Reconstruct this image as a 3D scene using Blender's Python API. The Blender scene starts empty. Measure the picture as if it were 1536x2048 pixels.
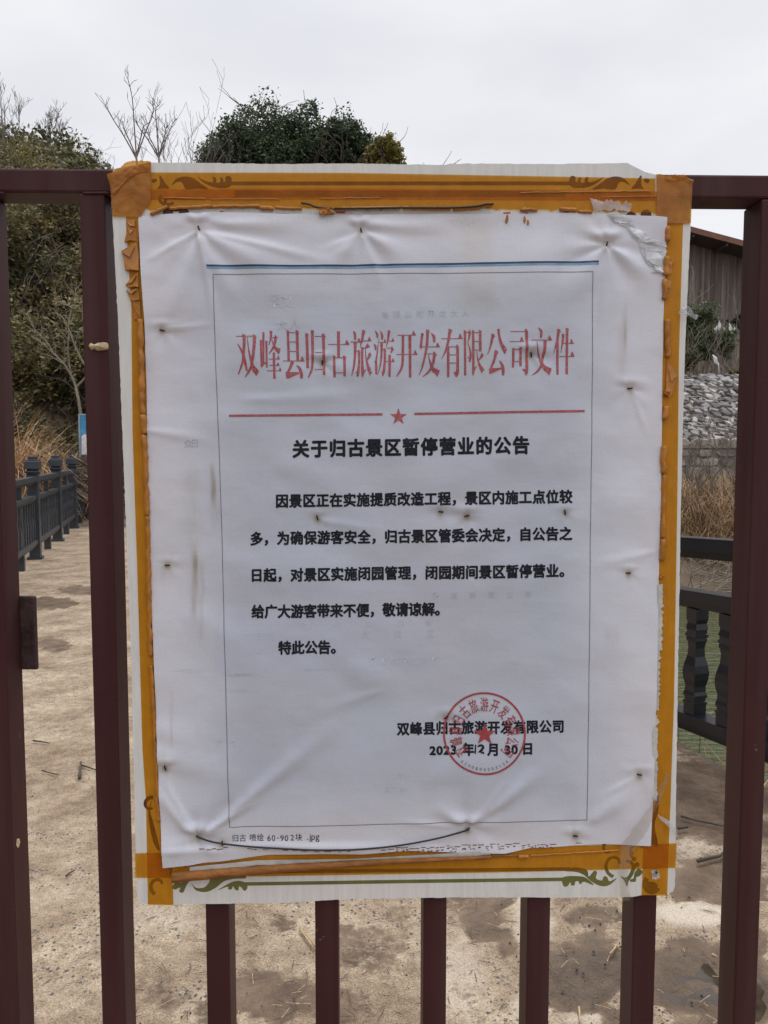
import bpy, bmesh, math, random
from mathutils import Vector, Matrix, noise as mnoise
from mathutils.geometry import tessellate_polygon

S = bpy.context.scene
COL = S.collection
R = math.radians
# ------------------------------------------------------------------ camera
F = 1598.0                      # focal length in photograph pixels (1536 wide)
PITCH = R(4.3)
CAM = Vector((0, 0, 1.30))
cd = bpy.data.cameras.new('camera'); cam = bpy.data.objects.new('camera', cd); COL.objects.link(cam)
cam.location = CAM; cam.rotation_euler = (R(90) - PITCH, 0, 0)
cd.sensor_fit = 'HORIZONTAL'; cd.sensor_width = 36; cd.lens = 36 * F / 1536
cd.clip_start = 0.05; cd.clip_end = 2000
S.camera = cam
# ------------------------------------------------------------------ sky, sun, exposure
SUN_EL, SUN_AZ = R(52), R(20)   # high behind the cloud, ahead and to the right
w = bpy.data.worlds.new('World'); S.world = w; w.use_nodes = True
nt = w.node_tree; nt.nodes.clear()
def N(nt, t, **k):
    n = nt.nodes.new(t)
    for a, b in k.items():
        if a.startswith('i_'):
            n.inputs[a[2:].replace('_', ' ')].default_value = b
        else:
            setattr(n, a, b)
    return n
sky = N(nt, 'ShaderNodeTexSky', sky_type='NISHITA'); sky.sun_disc = False
sky.sun_elevation = SUN_EL; sky.sun_rotation = SUN_AZ; sky.dust_density = 3
tc = N(nt, 'ShaderNodeTexCoord'); mp = N(nt, 'ShaderNodeMapping'); mp.inputs['Scale'].default_value = (1.0, 1.0, 2.6)
nz = N(nt, 'ShaderNodeTexNoise'); nz.inputs['Scale'].default_value = 1.7; nz.inputs['Detail'].default_value = 5; nz.inputs['Roughness'].default_value = .48
cr = N(nt, 'ShaderNodeValToRGB')
cr.color_ramp.elements[0].position = .33; cr.color_ramp.elements[0].color = (6.8, 6.95, 7.6, 1)
cr.color_ramp.elements[1].position = .64; cr.color_ramp.elements[1].color = (9.0, 9.05, 9.35, 1)
sx = N(nt, 'ShaderNodeSeparateXYZ')
mr = N(nt, 'ShaderNodeMapRange'); mr.inputs['From Min'].default_value = -1; mr.inputs['From Max'].default_value = .6; mr.inputs['To Min'].default_value = 1.02; mr.inputs['To Max'].default_value = 1
vm = N(nt, 'ShaderNodeVectorMath', operation='SCALE')
mx = N(nt, 'ShaderNodeMix', data_type='RGBA'); mx.inputs['Factor'].default_value = .94
bg = N(nt, 'ShaderNodeBackground'); bg.inputs['Strength'].default_value = .1
wo = N(nt, 'ShaderNodeOutputWorld')
L = nt.links.new
L(tc.outputs['Generated'], mp.inputs['Vector']); L(mp.outputs['Vector'], nz.inputs['Vector']); L(nz.outputs['Fac'], cr.inputs['Fac'])
zr = N(nt, 'ShaderNodeMapRange', interpolation_type='SMOOTHSTEP'); zr.inputs['From Min'].default_value = .42; zr.inputs['From Max'].default_value = .95; zr.inputs['To Min'].default_value = 1; zr.inputs['To Max'].default_value = 2.75
zm = N(nt, 'ShaderNodeMath', operation='MULTIPLY')       # an overcast sky is brightest overhead
L(tc.outputs['Generated'], sx.inputs[0]); L(sx.outputs['Y'], mr.inputs['Value']); L(sx.outputs['Z'], zr.inputs['Value']); L(mr.outputs['Result'], zm.inputs[0]); L(zr.outputs['Result'], zm.inputs[1])
L(cr.outputs['Color'], vm.inputs[0]); L(zm.outputs[0], vm.inputs['Scale'])
L(sky.outputs['Color'], mx.inputs['A']); L(vm.outputs['Vector'], mx.inputs['B']); L(mx.outputs['Result'], bg.inputs['Color']); L(bg.outputs[0], wo.inputs[0])
sd = bpy.data.lights.new('sun', 'SUN'); sd.energy = 1.2; sd.angle = R(14); sd.color = (1, .95, .87)
so = bpy.data.objects.new('sun', sd); COL.objects.link(so)
sv = Vector((math.sin(SUN_AZ) * math.cos(SUN_EL), math.cos(SUN_AZ) * math.cos(SUN_EL), math.sin(SUN_EL)))
so.rotation_euler = sv.to_track_quat('Z', 'Y').to_euler(); so.location = (3, 8, 30)
S.view_settings.view_transform = 'Standard'; S.view_settings.look = 'None'; S.view_settings.exposure = 0.0; S.view_settings.gamma = 1
S.view_settings.use_curve_mapping = False
try:
    S.cycles.use_denoising = True; S.cycles.transparent_max_bounces = 24; S.cycles.max_bounces = 8
except Exception: pass

# ------------------------------------------------------------------ helpers
RX = Vector((1, 0, 0)); FW = Vector((0, math.cos(PITCH), -math.sin(PITCH))); UP = Vector((0, math.sin(PITCH), math.cos(PITCH)))
def ray(px, py): return RX * ((px - 768) / F) + UP * (-(py - 1024) / F) + FW
def at(px, py, Y):
    d = ray(px, py); return CAM + d * (Y / d.y)
def onground(px, py, z=0.0):
    d = ray(px, py); return CAM + d * ((z - CAM.z) / d.z)
YAW = R(1.5)
BN = Vector((math.sin(YAW), -math.cos(YAW), 0)); BT = Vector((math.cos(YAW), math.sin(YAW), 0)); BP = Vector((0, .985, 1.3))
PXM = .985 / F                 # metres per photograph pixel on the board
def bd(px, py, off=0.0):       # a point of the board's face plane, off metres in front of it
    d = ray(px, py); return CAM + d * ((BP - CAM).dot(BN) / d.dot(BN)) + BN * off
def fn(x, y, z=0.0): return mnoise.noise(Vector((x, y, z)))
def sm(a, b, x):
    t = max(0, min(1, (x - a) / (b - a))); return t * t * (3 - 2 * t)

class MB:
    def __init__(s): s.v = []; s.f = []; s.m = []
    def add(s, vs, fs, m=0):
        o = len(s.v); s.v += [tuple(v) for v in vs]
        s.f += [tuple(i + o for i in f) for f in fs]; s.m += [m] * len(fs)
    def box(s, a, b, m=0):
        (x0, y0, z0), (x1, y1, z1) = a, b
        s.add([(x0,y0,z0),(x1,y0,z0),(x1,y1,z0),(x0,y1,z0),(x0,y0,z1),(x1,y0,z1),(x1,y1,z1),(x0,y1,z1)],
              [(0,3,2,1),(4,5,6,7),(0,1,5,4),(1,2,6,5),(2,3,7,6),(3,0,4,7)], m)
    def obox(s, c, ax, ay, az, m=0):        # box by centre and half-axes
        c = Vector(c); P = []
        for k in (-1, 1):
            for i, j in ((-1,-1),(1,-1),(1,1),(-1,1)): P.append(c + ax*i + ay*j + az*k)
        s.add(P, [(0,3,2,1),(4,5,6,7),(0,1,5,4),(1,2,6,5),(2,3,7,6),(3,0,4,7)], m)
    def tube(s, pts, rad, n=5, m=0, cap=True):
        pts = [Vector(p) for p in pts]
        if not hasattr(rad, '__len__'): rad = [rad] * len(pts)
        vs = []; fs = []
        for i, p in enumerate(pts):
            d = (pts[min(i+1, len(pts)-1)] - pts[max(i-1, 0)]).normalized()
            a = d.cross(Vector((0, 0, 1)) if abs(d.z) < .9 else Vector((1, 0, 0))).normalized(); b = d.cross(a)
            for k in range(n):
                t = 2*math.pi*k/n; vs.append(p + (a*math.cos(t) + b*math.sin(t)) * rad[i])
        for i in range(len(pts)-1):
            for k in range(n):
                k2 = (k+1) % n; fs.append((i*n+k, i*n+k2, (i+1)*n+k2, (i+1)*n+k))
        if cap: fs.append(tuple(range(n))[::-1]); fs.append(tuple((len(pts)-1)*n+k for k in range(n)))
        s.add(vs, fs, m)
    def build(s, name, mats, parent=None, smooth=False):
        me = bpy.data.meshes.new(name); me.from_pydata(s.v, [], s.f)
        if not isinstance(mats, (list, tuple)): mats = [mats]
        for m in mats: me.materials.append(m)
        if len(mats) > 1: me.polygons.foreach_set('material_index', s.m)
        if smooth: me.polygons.foreach_set('use_smooth', [True] * len(me.polygons))
        me.update()
        o = bpy.data.objects.new(name, me); COL.objects.link(o)
        if parent is not None:
            o.parent = parent; o.matrix_parent_inverse = Matrix.Translation(parent.location).inverted() if parent.type == 'EMPTY' else Matrix()
        return o
def tag(o, label=None, cat=None, group=None, kind=None):
    if label: o['label'] = label
    if cat: o['category'] = cat
    if group: o['group'] = group
    if kind: o['kind'] = kind
    return o
def empty(name, loc, label, cat, group=None):
    o = bpy.data.objects.new(name, None); COL.objects.link(o); o.location = loc; o.empty_display_size = .1
    return tag(o, label, cat, group)
def bevel(o, wdt, seg=2):
    bm = bmesh.new(); bm.from_mesh(o.data)
    bmesh.ops.bevel(bm, geom=list(bm.edges), offset=wdt, segments=seg, affect='EDGES', profile=.5, clamp_overlap=True)
    bm.to_mesh(o.data); bm.free(); o.data.polygons.foreach_set('use_smooth', [False]*len(o.data.polygons)); return o

# ------------------------------------------------------------------ materials
def mat(name, col, rough=.7, var=.15, scale=8.0, bump=0.0, bscale=None, metal=0, spec=.5, col2=None, coord='Object', island=0.0, trans=0.0, detail=6, stretch=None):
    m = bpy.data.materials.new(name); m.use_nodes = True; t = m.node_tree; p = t.nodes['Principled BSDF']
    l = t.links.new
    c = t.nodes.new('ShaderNodeTexCoord'); vec = c.outputs[coord]
    if stretch:
        q = t.nodes.new('ShaderNodeMapping'); q.inputs['Scale'].default_value = stretch; l(vec, q.inputs[0]); vec = q.outputs[0]
    n = N(t, 'ShaderNodeTexNoise'); n.inputs['Scale'].default_value = scale; n.inputs['Detail'].default_value = detail; n.inputs['Roughness'].default_value = .6
    l(vec, n.inputs['Vector'])
    r = N(t, 'ShaderNodeValToRGB')
    a = [max(0, x*(1-var)) for x in col]; b = [min(1, x*(1+var)) for x in (col2 or col)]
    r.color_ramp.elements[0].position = .32; r.color_ramp.elements[1].position = .68
    r.color_ramp.elements[0].color = (*a, 1); r.color_ramp.elements[1].color = (*b, 1)
    l(n.outputs['Fac'], r.inputs[0]); out = r.outputs[0]
    if island:
        g = N(t, 'ShaderNodeNewGeometry'); mrn = N(t, 'ShaderNodeMapRange'); mrn.inputs['To Min'].default_value = 1-island; mrn.inputs['To Max'].default_value = 1+island
        l(g.outputs['Random Per Island'], mrn.inputs['Value']); v = N(t, 'ShaderNodeVectorMath', operation='SCALE')
        l(out, v.inputs[0]); l(mrn.outputs[0], v.inputs['Scale']); out = v.outputs[0]
    l(out, p.inputs['Base Color'])
    p.inputs['Roughness'].default_value = rough; p.inputs['Metallic'].default_value = metal; p.inputs['Specular IOR Level'].default_value = spec
    if bump:
        n2 = N(t, 'ShaderNodeTexNoise'); n2.inputs['Scale'].default_value = bscale or scale*4; n2.inputs['Detail'].default_value = 5
        l(vec, n2.inputs['Vector']); bp = N(t, 'ShaderNodeBump'); bp.inputs['Strength'].default_value = bump; bp.inputs['Distance'].default_value = .01
        l(n2.outputs['Fac'], bp.inputs['Height']); l(bp.outputs[0], p.inputs['Normal'])
    if trans:
        tr = N(t, 'ShaderNodeBsdfTranslucent'); l(out, tr.inputs['Color']); ms = N(t, 'ShaderNodeMixShader'); ms.inputs[0].default_value = trans
        o = t.nodes['Material Output']; l(p.outputs[0], ms.inputs[1]); l(tr.outputs[0], ms.inputs[2]); l(ms.outputs[0], o.inputs[0])
    return m
def tape_mat(name, col, tint, clear, rough=.32, scale=60):
    m = mat(name, col, rough, .22, scale, .25, 40)
    t = m.node_tree; l = t.links.new; p = t.nodes['Principled BSDF']; o = t.nodes['Material Output']
    tr = N(t, 'ShaderNodeBsdfTransparent'); tr.inputs[0].default_value = (*tint, 1)
    ms = N(t, 'ShaderNodeMixShader'); ms.inputs[0].default_value = clear
    l(p.outputs[0], ms.inputs[1]); l(tr.outputs[0], ms.inputs[2]); l(ms.outputs[0], o.inputs[0]); return m

M = {}
M['steel'] = mat('brown_paint', (.050, .0150, .0165), .52, .12, 5, .03, 120, spec=.2)
def chips(m, col, thr, scale):
    t = m.node_tree; l = t.links.new; p = t.nodes['Principled BSDF']; src = p.inputs['Base Color'].links[0].from_socket
    c = N(t, 'ShaderNodeTexCoord'); n = N(t, 'ShaderNodeTexNoise'); n.inputs['Scale'].default_value = scale; n.inputs['Detail'].default_value = 7; n.inputs['Roughness'].default_value = .75
    l(c.outputs['Object'], n.inputs['Vector']); r = N(t, 'ShaderNodeMapRange'); r.inputs['From Min'].default_value = thr; r.inputs['From Max'].default_value = thr + .03; r.inputs['To Max'].default_value = .75; l(n.outputs['Fac'], r.inputs['Value'])
    q = N(t, 'ShaderNodeMapping'); q.inputs['Scale'].default_value = (30, 30, 1.6); l(c.outputs['Object'], q.inputs[0]); d = N(t, 'ShaderNodeTexNoise'); d.inputs['Scale'].default_value = 1; d.inputs['Detail'].default_value = 4; l(q.outputs[0], d.inputs['Vector'])
    dr = N(t, 'ShaderNodeMapRange'); dr.inputs['From Min'].default_value = .45; dr.inputs['From Max'].default_value = .8; dr.inputs['To Max'].default_value = .22; l(d.outputs['Fac'], dr.inputs['Value'])
    a = N(t, 'ShaderNodeMix', data_type='RGBA'); a.inputs['B'].default_value = (.13, .10, .09, 1); l(dr.outputs[0], a.inputs['Factor']); l(src, a.inputs['A'])
    b = N(t, 'ShaderNodeMix', data_type='RGBA'); b.inputs['B'].default_value = (*col, 1); l(r.outputs[0], b.inputs['Factor']); l(a.outputs['Result'], b.inputs['A']); l(b.outputs['Result'], p.inputs['Base Color'])
chips(M['steel'], (.19, .145, .125), .675, 30)
M['plate'] = mat('scuffed_brown_paint', (.034, .013, .014), .5, .35, 40, .2, 120, col2=(.055, .032, .031))
M['board'] = mat('white_plastic_board', (.68, .68, .66), .55, .07, 18, .15, 60, stretch=(9, 9, .7))
M['core'] = mat('board_core', (.5, .49, .46), .8, .15, 60)
M['redbrown'] = mat('red_brown_print', (.075, .022, .018), .5, .15, 40)
M['olive'] = mat('olive_print', (.135, .135, .035), .5, .15, 40)
M['oldred'] = mat('old_red_print', (.5, .05, .04), .5, .2, 50)
M['tape'] = tape_mat('amber_tape', (.50, .18, .010), (.92, .64, .18), .68)
M['tapecorner'] = tape_mat('amber_tape_layered', (.40, .155, .018), (.9, .55, .12), .3)
M['roll'] = mat('curled_tape', (.40, .155, .018), .4, .25, 35, .2, 60)
M['rollbrown'] = mat('curled_tape_brown', (.25, .10, .028), .7, .3, 50, .3, 90, stretch=(1, 1, 3), spec=.25)
M['clear'] = tape_mat('clear_tape', (.62, .64, .69), (.95, .95, .95), .55, .22, 90)
M['clearbrown'] = tape_mat('dirty_clear_tape', (.40, .36, .31), (.93, .91, .87), .78, .25, 60)
M['ink'] = mat('black_ink', (.009, .011, .016), .7, .5, 300, col2=(.016, .018, .026), spec=.2)
M['thin'] = mat('thin_black_ink', (.13, .135, .155), .55, .2, 120)
M['red'] = mat('red_ink', (.29, .065, .075), .55, .3, 420, col2=(.39, .10, .115))
M['sealred'] = mat('seal_red_ink', (.33, .05, .058), .55, .3, 420)
M['blue'] = mat('blue_ink', (.018, .05, .12), .5, .2, 60)
M['paleblue'] = mat('pale_blue_ink', (.17, .33, .52), .5, .2, 60)
M['wire'] = mat('black_wire', (.012, .011, .012), .45, .3, 200)
M['staple'] = mat('rusty_staple', (.03, .018, .012), .5, .4, 300, metal=.6)
M['rust'] = mat('rust_stain', (.16, .06, .02), .7, .5, 300)
M['iron'] = mat('blue_black_iron', (.006, .007, .013), .28, .25, 8, .05, 60, spec=.5)
M['ironfar'] = mat('weathered_dark_iron', (.033, .038, .047), .45, .25, 6, spec=.5)
M['bark'] = mat('bark', (.075, .055, .042), .85, .3, 12, .4, 40)
M['palebark'] = mat('pale_bark', (.24, .2, .155), .85, .25, 12, .3, 40)
M['twigs'] = mat('bare_twigs', (.15, .12, .105), .85, .2, 6)
M['leafdark'] = mat('dark_evergreen_leaf', (.034, .055, .027), .55, .35, 1.3, island=.45, trans=.25, col2=(.07, .095, .042))
M['leafshrub'] = mat('shrub_leaf', (.15, .13, .05), .55, .35, .9, island=.5, trans=.3, col2=(.26, .21, .09))
M['leafdeep'] = mat('deep_green_leaf', (.06, .068, .028), .5, .3, 1.2, island=.5, trans=.2, col2=(.13, .125, .052))
M['leafyellow'] = mat('yellow_green_leaf', (.19, .165, .045), .55, .35, 1.5, island=.4, trans=.25, col2=(.22, .19, .05))
M['leafbush'] = mat('bush_leaf', (.055, .085, .038), .5, .3, 2, island=.5, trans=.2, col2=(.11, .14, .065))
M['leafbrown'] = mat('dead_leaf', (.13, .085, .05), .7, .3, 2, island=.4, trans=.2)
M['straw'] = mat('dry_grass', (.33, .205, .115), .8, .35, 2.5, island=.5, col2=(.56, .38, .22))
M['strawdark'] = mat('dry_reeds', (.22, .14, .07), .8, .4, 1.2, island=.4, col2=(.32, .21, .11))
M['soil'] = mat('soil', (.075, .055, .037), .95, .4, 1.6, .6, 12, col2=(.13, .09, .06))
M['stone'] = mat('grey_stone', (.175, .162, .152), .85, .4, 1.2, .6, 9, island=.7)
M['stonewall'] = mat('brown_grey_stone', (.24, .215, .18), .9, .3, 3, .5, 14, island=.45)
M['mortar'] = mat('mortar', (.20, .175, .14), .95, .3, 5)
M['plank'] = mat('weathered_planks', (.185, .145, .122), .85, .35, 2.2, .3, 20, island=.35, stretch=(3, 3, .25))
M['roof'] = mat('rusty_roof', (.17, .075, .05), .7, .3, 2, .2)
M['soffit'] = mat('dark_soffit', (.06, .05, .047), .9, .2, 3)
M['white'] = mat('white_paint', (.75, .75, .74), .5, .1, 10)
M['signblue'] = mat('sign_blue', (.06, .28, .52), .4, .25, 9)
M['signpost'] = mat('sign_post', (.3, .42, .5), .4, .2, 9, metal=.3)
M['scrap'] = mat('pale_scrap', (.60, .47, .30), .8, .3, 120, .5, 200)
M['pebble'] = mat('pebble', (.10, .09, .085), .85, .3, 60, island=.5)
M['darkbit'] = mat('dark_debris', (.045, .035, .03), .9, .4, 60, island=.5)

# ------------------------------------------------------------------ ground, path, water
def railX(Y): return -4.24 - .27 * (Y - 9.66)          # the left railing's line
def rightX(Y): return 2.556 - .338 * Y                   # the right railing's line
def hz(X, Y):
    n = fn(X*.35, Y*.35) * .35 + fn(X*1.3, Y*1.3, 3) * .12
    dl = railX(Y) - .45 - X; dy = Y - 15.4
    mm = max(dl * .85, dy + fn(X*.3, 2.2) * .6)
    wl = 1 - sm(-3.5, 8.0, X - max(0, Y-20)*.05)
    hill = (9.95 - 2.4*sm(-9.2, -6.5, X)) * sm(-.6, 9.5, mm) * wl if mm > -.6 else 0
    z = -.06
    dr = X - rightX(Y)
    if Y < 15.6: z = -.06 - 2.3 * sm(.0, 1.4, dr) * sm(-3.5, -.5, Y + 2)
    b = -2.3 + 2.3*sm(9.6, 17.6, Y)
    if Y > 26.1: b = 1.1 + 2.9*min(1, (Y-26.1)/8.4) - max(0, X-15.2)*.3*min(1, (Y-26.1)/8.4) + 2.0*sm(35, 44, Y)
    if X > 1 and Y > 9:
        k = sm(1, 4.5, X) * sm(9, 12, Y); z = z*(1-k) + b*k
    far = sm(50, 75, math.hypot(X, Y)); amp = (1 if X < 4 else .35) if hill > .3 or Y > 14 else .1
    return (max(z, z + hill) + n * amp) * (1 - far*.0) 
def axis(a, b, fine0, fine1, df, dc):
    out = []; x = a
    while x < b:
        out.append(x); x += df if fine0 <= x < fine1 else dc
    return out + [b]
gx = axis(-300, 300, -16, 24, .4, 14); gy = axis(-200, 600, -2, 48, .4, 20)
g = MB(); nx = len(gx)
g.v = [(x, y, hz(x, y)) for y in gy for x in gx]
g.f = [(j*nx+i, j*nx+i+1, (j+1)*nx+i+1, (j+1)*nx+i) for j in range(len(gy)-1) for i in range(nx-1)]; g.m = [0]*len(g.f)
tag(g.build('ground', M['soil'], smooth=True), kind='structure')

# water
m = bpy.data.materials.new('pond_water'); m.use_nodes = True; t = m.node_tree; p = t.nodes['Principled BSDF']; l = t.links.new
p.inputs['Base Color'].default_value = (.045, .055, .018, 1); p.inputs['Roughness'].default_value = .06; p.inputs['IOR'].default_value = 1.33
c = N(t, 'ShaderNodeTexCoord'); q = N(t, 'ShaderNodeMapping'); q.inputs['Scale'].default_value = (1.2, 4.2, 1); q.inputs['Rotation'].default_value = (0, 0, R(12))
n1 = N(t, 'ShaderNodeTexNoise'); n1.inputs['Scale'].default_value = 2.4; n1.inputs['Detail'].default_value = 3
bp = N(t, 'ShaderNodeBump'); bp.inputs['Strength'].default_value = .4; bp.inputs['Distance'].default_value = .07
l(c.outputs['Object'], q.inputs[0]); l(q.outputs[0], n1.inputs[0]); l(n1.outputs[0], bp.inputs['Height']); l(bp.outputs[0], p.inputs['Normal'])
g = MB(); g.add([(-3, -8, -1.2), (60, -8, -1.2), (60, 16.5, -1.2), (-3, 16.5, -1.2)], [(0, 1, 2, 3)])
tag(g.build('pond_water', m), kind='structure')

# path: a worn concrete slab with mud, wet patches and a puddle
BL = [(1140,1962,78,70,1.0),(1195,1935,60,85,.95),(1100,1985,60,40,.8),(970,1835,42,50,.85),(1000,1795,60,26,.7),(1010,1880,26,34,.6),
      (1430,1975,130,95,.9),(1380,1900,60,40,.7),(1440,1620,130,75,.85),(1420,1560,130,40,.8),(1430,1760,120,60,.72),(1380,1700,60,60,.45),
      (1180,1830,70,25,.55),(920,1800,60,22,.5),(570,1845,32,16,.5),(760,1905,70,60,.45),(800,1830,40,20,.4),(700,2010,60,40,.4),(1225,2040,30,25,.9),
      (300,1960,60,60,.3),(110,1290,45,16,.55),(100,1205,60,14,.75),(160,1180,50,10,.6),(930,1990,40,16,.6),(540,1990,95,55,.60),(665,2005,60,45,.55),(430,2030,60,40,.5),(700,1900,40,60,.5),(330,2000,50,40,.45),(1480,1930,60,90,.9),(1330,1960,50,70,.85)]
DRY = [(1400,1830,95,30,1),(1065,1830,50,70,.8),(1070,2010,40,40,.7),(910,1960,60,90,.55),(1390,1690,40,30,.5),(1165,2040,60,16,.7),(330,1830,90,40,.3)]
def pxof(X, Y, Z=0.0):
    d = Vector((X, Y, Z)) - CAM; k = d.dot(FW); return 768 + F*d.dot(RX)/k, 1024 - F*d.dot(UP)/k
ys = [y for y in axis(.9, 21, .9, 4.2, .022, .09)]
g = MB(); mud = []; dry = []; nxs = 150
for y in ys:
    x0 = railX(y) - .3 if y > 4 else railX(4) - .3; x1 = rightX(y) - .05 + fn(y*3, 7)*.04 + fn(y*11, 2)*.015
    xs = [x0 + (x1-x0)*i/nxs for i in range(nxs+1)]
    for x in xs:
        px, py = pxof(x, y)
        nn = fn(x*7, y*7, 1)*.5 + fn(x*19, y*19, 5)*.3 + fn(x*45, y*45, 9)*.2
        a = 0; b = 0
        for bx, by, rx, ry, s_ in BL:
            dd = math.hypot((px-bx)/rx, (py-by)/ry)
            if dd < 1.9: a = max(a, s_ * (1 - sm(.78, 1.12, dd + nn*.75)))
        for bx, by, rx, ry, s_ in DRY:
            dd = math.hypot((px-bx)/rx, (py-by)/ry)
            if dd < 1.9: b = max(b, s_ * (1 - sm(.6, 1.15, dd + nn*.7)))
        edge = sm(.5, 0, x1 - x) if x1 - x < .5 else 0
        a = max(a*(1-b*.8), edge*.45)
        wet = 0
        mud.append(a); dry.append(b)
        z = .0035*nn - .006*a + .003*b + .004*fn(x*1.7, y*1.7)
        g.v.append((x, y, z))
rows = len(ys)
for j in range(rows-1):
    for i in range(nxs):
        k = j*(nxs+1)+i; g.f.append((k, k+1, k+nxs+2, k+nxs+1)); g.m.append(0)
top = len(g.v)
# sides of the slab on the water side
for j in range(rows):
    x, y, z = g.v[j*(nxs+1)+nxs]; g.v.append((x+.03, y, -.35)); mud.append(.6); dry.append(0)
for j in range(rows-1):
    g.f.append((j*(nxs+1)+nxs, top+j, top+j+1, (j+1)*(nxs+1)+nxs)); g.m.append(0)
m = bpy.data.materials.new('worn_concrete'); m.use_nodes = True; t = m.node_tree; p = t.nodes['Principled BSDF']; l = t.links.new
tcn = N(t, 'ShaderNodeTexCoord'); O = tcn.outputs['Object']
def noi(sc, det=6, ro=.6):
    n = N(t, 'ShaderNodeTexNoise'); n.inputs['Scale'].default_value = sc; n.inputs['Detail'].default_value = det; n.inputs['Roughness'].default_value = ro; l(O, n.inputs['Vector']); return n.outputs['Fac']
def ramp(fac, st):
    r = N(t, 'ShaderNodeValToRGB'); e = r.color_ramp.elements
    while len(e) < len(st): e.new(.5)
    for k, (pos, cc) in enumerate(st): e[k].position = pos; e[k].color = (*cc, 1)
    l(fac, r.inputs[0]); return r.outputs[0]
def mixc(fac, a, b, bt='MIX'):
    x = N(t, 'ShaderNodeMix', data_type='RGBA', blend_type=bt)
    if isinstance(fac, float): x.inputs['Factor'].default_value = fac
    else: l(fac, x.inputs['Factor'])
    for s_, v in (('A', a), ('B', b)):
        if isinstance(v, tuple): x.inputs[s_].default_value = (*v, 1)
        else: l(v, x.inputs[s_])
    return x.outputs['Result']
base = ramp(noi(3.2, 8, .66), [(.33, (.205, .15, .10)), (.48, (.315, .245, .172)), (.62, (.42, .35, .255))])
grain = ramp(noi(190, 5, .8), [(.34, (.22, .19, .17)), (.47, (.88, .87, .86)), (.66, (1.45, 1.45, 1.47))])
base = mixc(.85, base, grain, 'MULTIPLY')
mid = ramp(noi(22, 5, .7), [(.32, (.58, .53, .48)), (.6, (1.1, 1.08, 1.06))])
base = mixc(.8, base, mid, 'MULTIPLY')
spk = ramp(noi(330, 2, .5), [(.60, (1, 1, 1)), (.68, (.22, .18, .15))])
base = mixc(.85, base, spk, 'MULTIPLY')
# exposed aggregate chips: blue-grey stones showing where the surface has worn away
vo = N(t, 'ShaderNodeTexVoronoi'); vo.inputs['Scale'].default_value = 78; vo.inputs['Randomness'].default_value = 1; vo.distance = 'MANHATTAN'
dn = N(t, 'ShaderNodeTexNoise'); dn.inputs['Scale'].default_value = 160; dn.inputs['Detail'].default_value = 3; l(O, dn.inputs['Vector'])
dv = N(t, 'ShaderNodeVectorMath', operation='SCALE'); dv.inputs['Scale'].default_value = .009; l(dn.outputs['Color'], dv.inputs[0])
da = N(t, 'ShaderNodeVectorMath', operation='ADD'); l(O, da.inputs[0]); l(dv.outputs[0], da.inputs[1]); l(da.outputs[0], vo.inputs['Vector'])
vr = N(t, 'ShaderNodeMath', operation='LESS_THAN'); vr.inputs[1].default_value = .52; l(vo.outputs['Distance'], vr.inputs[0])
sepv = N(t, 'ShaderNodeSeparateColor'); l(vo.outputs['Color'], sepv.inputs[0])
vs = N(t, 'ShaderNodeMath', operation='LESS_THAN'); vs.inputs[1].default_value = .34; l(sepv.outputs[0], vs.inputs[0])
vmu = N(t, 'ShaderNodeMath', operation='MULTIPLY'); l(vr.outputs[0], vmu.inputs[0]); l(vs.outputs[0], vmu.inputs[1])
wear = ramp(noi(3.1, 3), [(.45, (0, 0, 0)), (.55, (1, 1, 1))])
vm2 = N(t, 'ShaderNodeMath', operation='MULTIPLY'); l(vmu.outputs[0], vm2.inputs[0]); l(wear, vm2.inputs[1])
base = mixc(vm2.outputs[0], base, (.075, .073, .078))
am = N(t, 'ShaderNodeAttribute', attribute_name='mud'); ad = N(t, 'ShaderNodeAttribute', attribute_name='dry')
brk = N(t, 'ShaderNodeMath', operation='MULTIPLY_ADD'); l(noi(38, 6, .7), brk.inputs[0]); brk.inputs[1].default_value = .95; brk.inputs[2].default_value = -.48
mm_ = N(t, 'ShaderNodeMath', operation='ADD'); l(am.outputs['Fac'], mm_.inputs[0]); l(brk.outputs[0], mm_.inputs[1])
mfac = ramp(mm_.outputs[0], [(.26, (0, 0, 0)), (.52, (1, 1, 1))])
mudc = ramp(noi(9), [(.32, (.078, .049, .029)), (.68, (.19, .130, .083))])
dryc = mixc(.5, (.50, .43, .34), grain, 'MULTIPLY')
base = mixc(ad.outputs['Fac'], base, dryc); deep = N(t, 'ShaderNodeMapRange'); deep.inputs['From Min'].default_value = .62; deep.inputs['From Max'].default_value = 1.15; deep.inputs['To Max'].default_value = .75; l(mm_.outputs[0], deep.inputs['Value'])
mudc = mixc(deep.outputs[0], mudc, (.042, .027, .017))
mudc = mixc(.4, mudc, grain, 'MULTIPLY')
base = mixc(mfac, base, mudc)
l(base, p.inputs['Base Color'])
ro = N(t, 'ShaderNodeMapRange'); ro.inputs['To Min'].default_value = .85; ro.inputs['To Max'].default_value = .5; p.inputs['Specular IOR Level'].default_value = .3; l(mfac, ro.inputs['Value'])
rw = N(t, 'ShaderNodeMath', operation='MULTIPLY_ADD'); l(deep.outputs[0], rw.inputs[0]); rw.inputs[1].default_value = -.30; l(ro.outputs[0], rw.inputs[2]); l(rw.outputs[0], p.inputs['Roughness'])
bp = N(t, 'ShaderNodeBump'); bp.inputs['Strength'].default_value = .65; bp.inputs['Distance'].default_value = .007
ba = N(t, 'ShaderNodeMath', operation='ADD'); l(noi(70, 6, .7), ba.inputs[0]); l(noi(14, 4), ba.inputs[1]); l(ba.outputs[0], bp.inputs['Height']); l(bp.outputs[0], p.inputs['Normal'])
po = g.build('path', m, smooth=True); tag(po, kind='structure')
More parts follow.
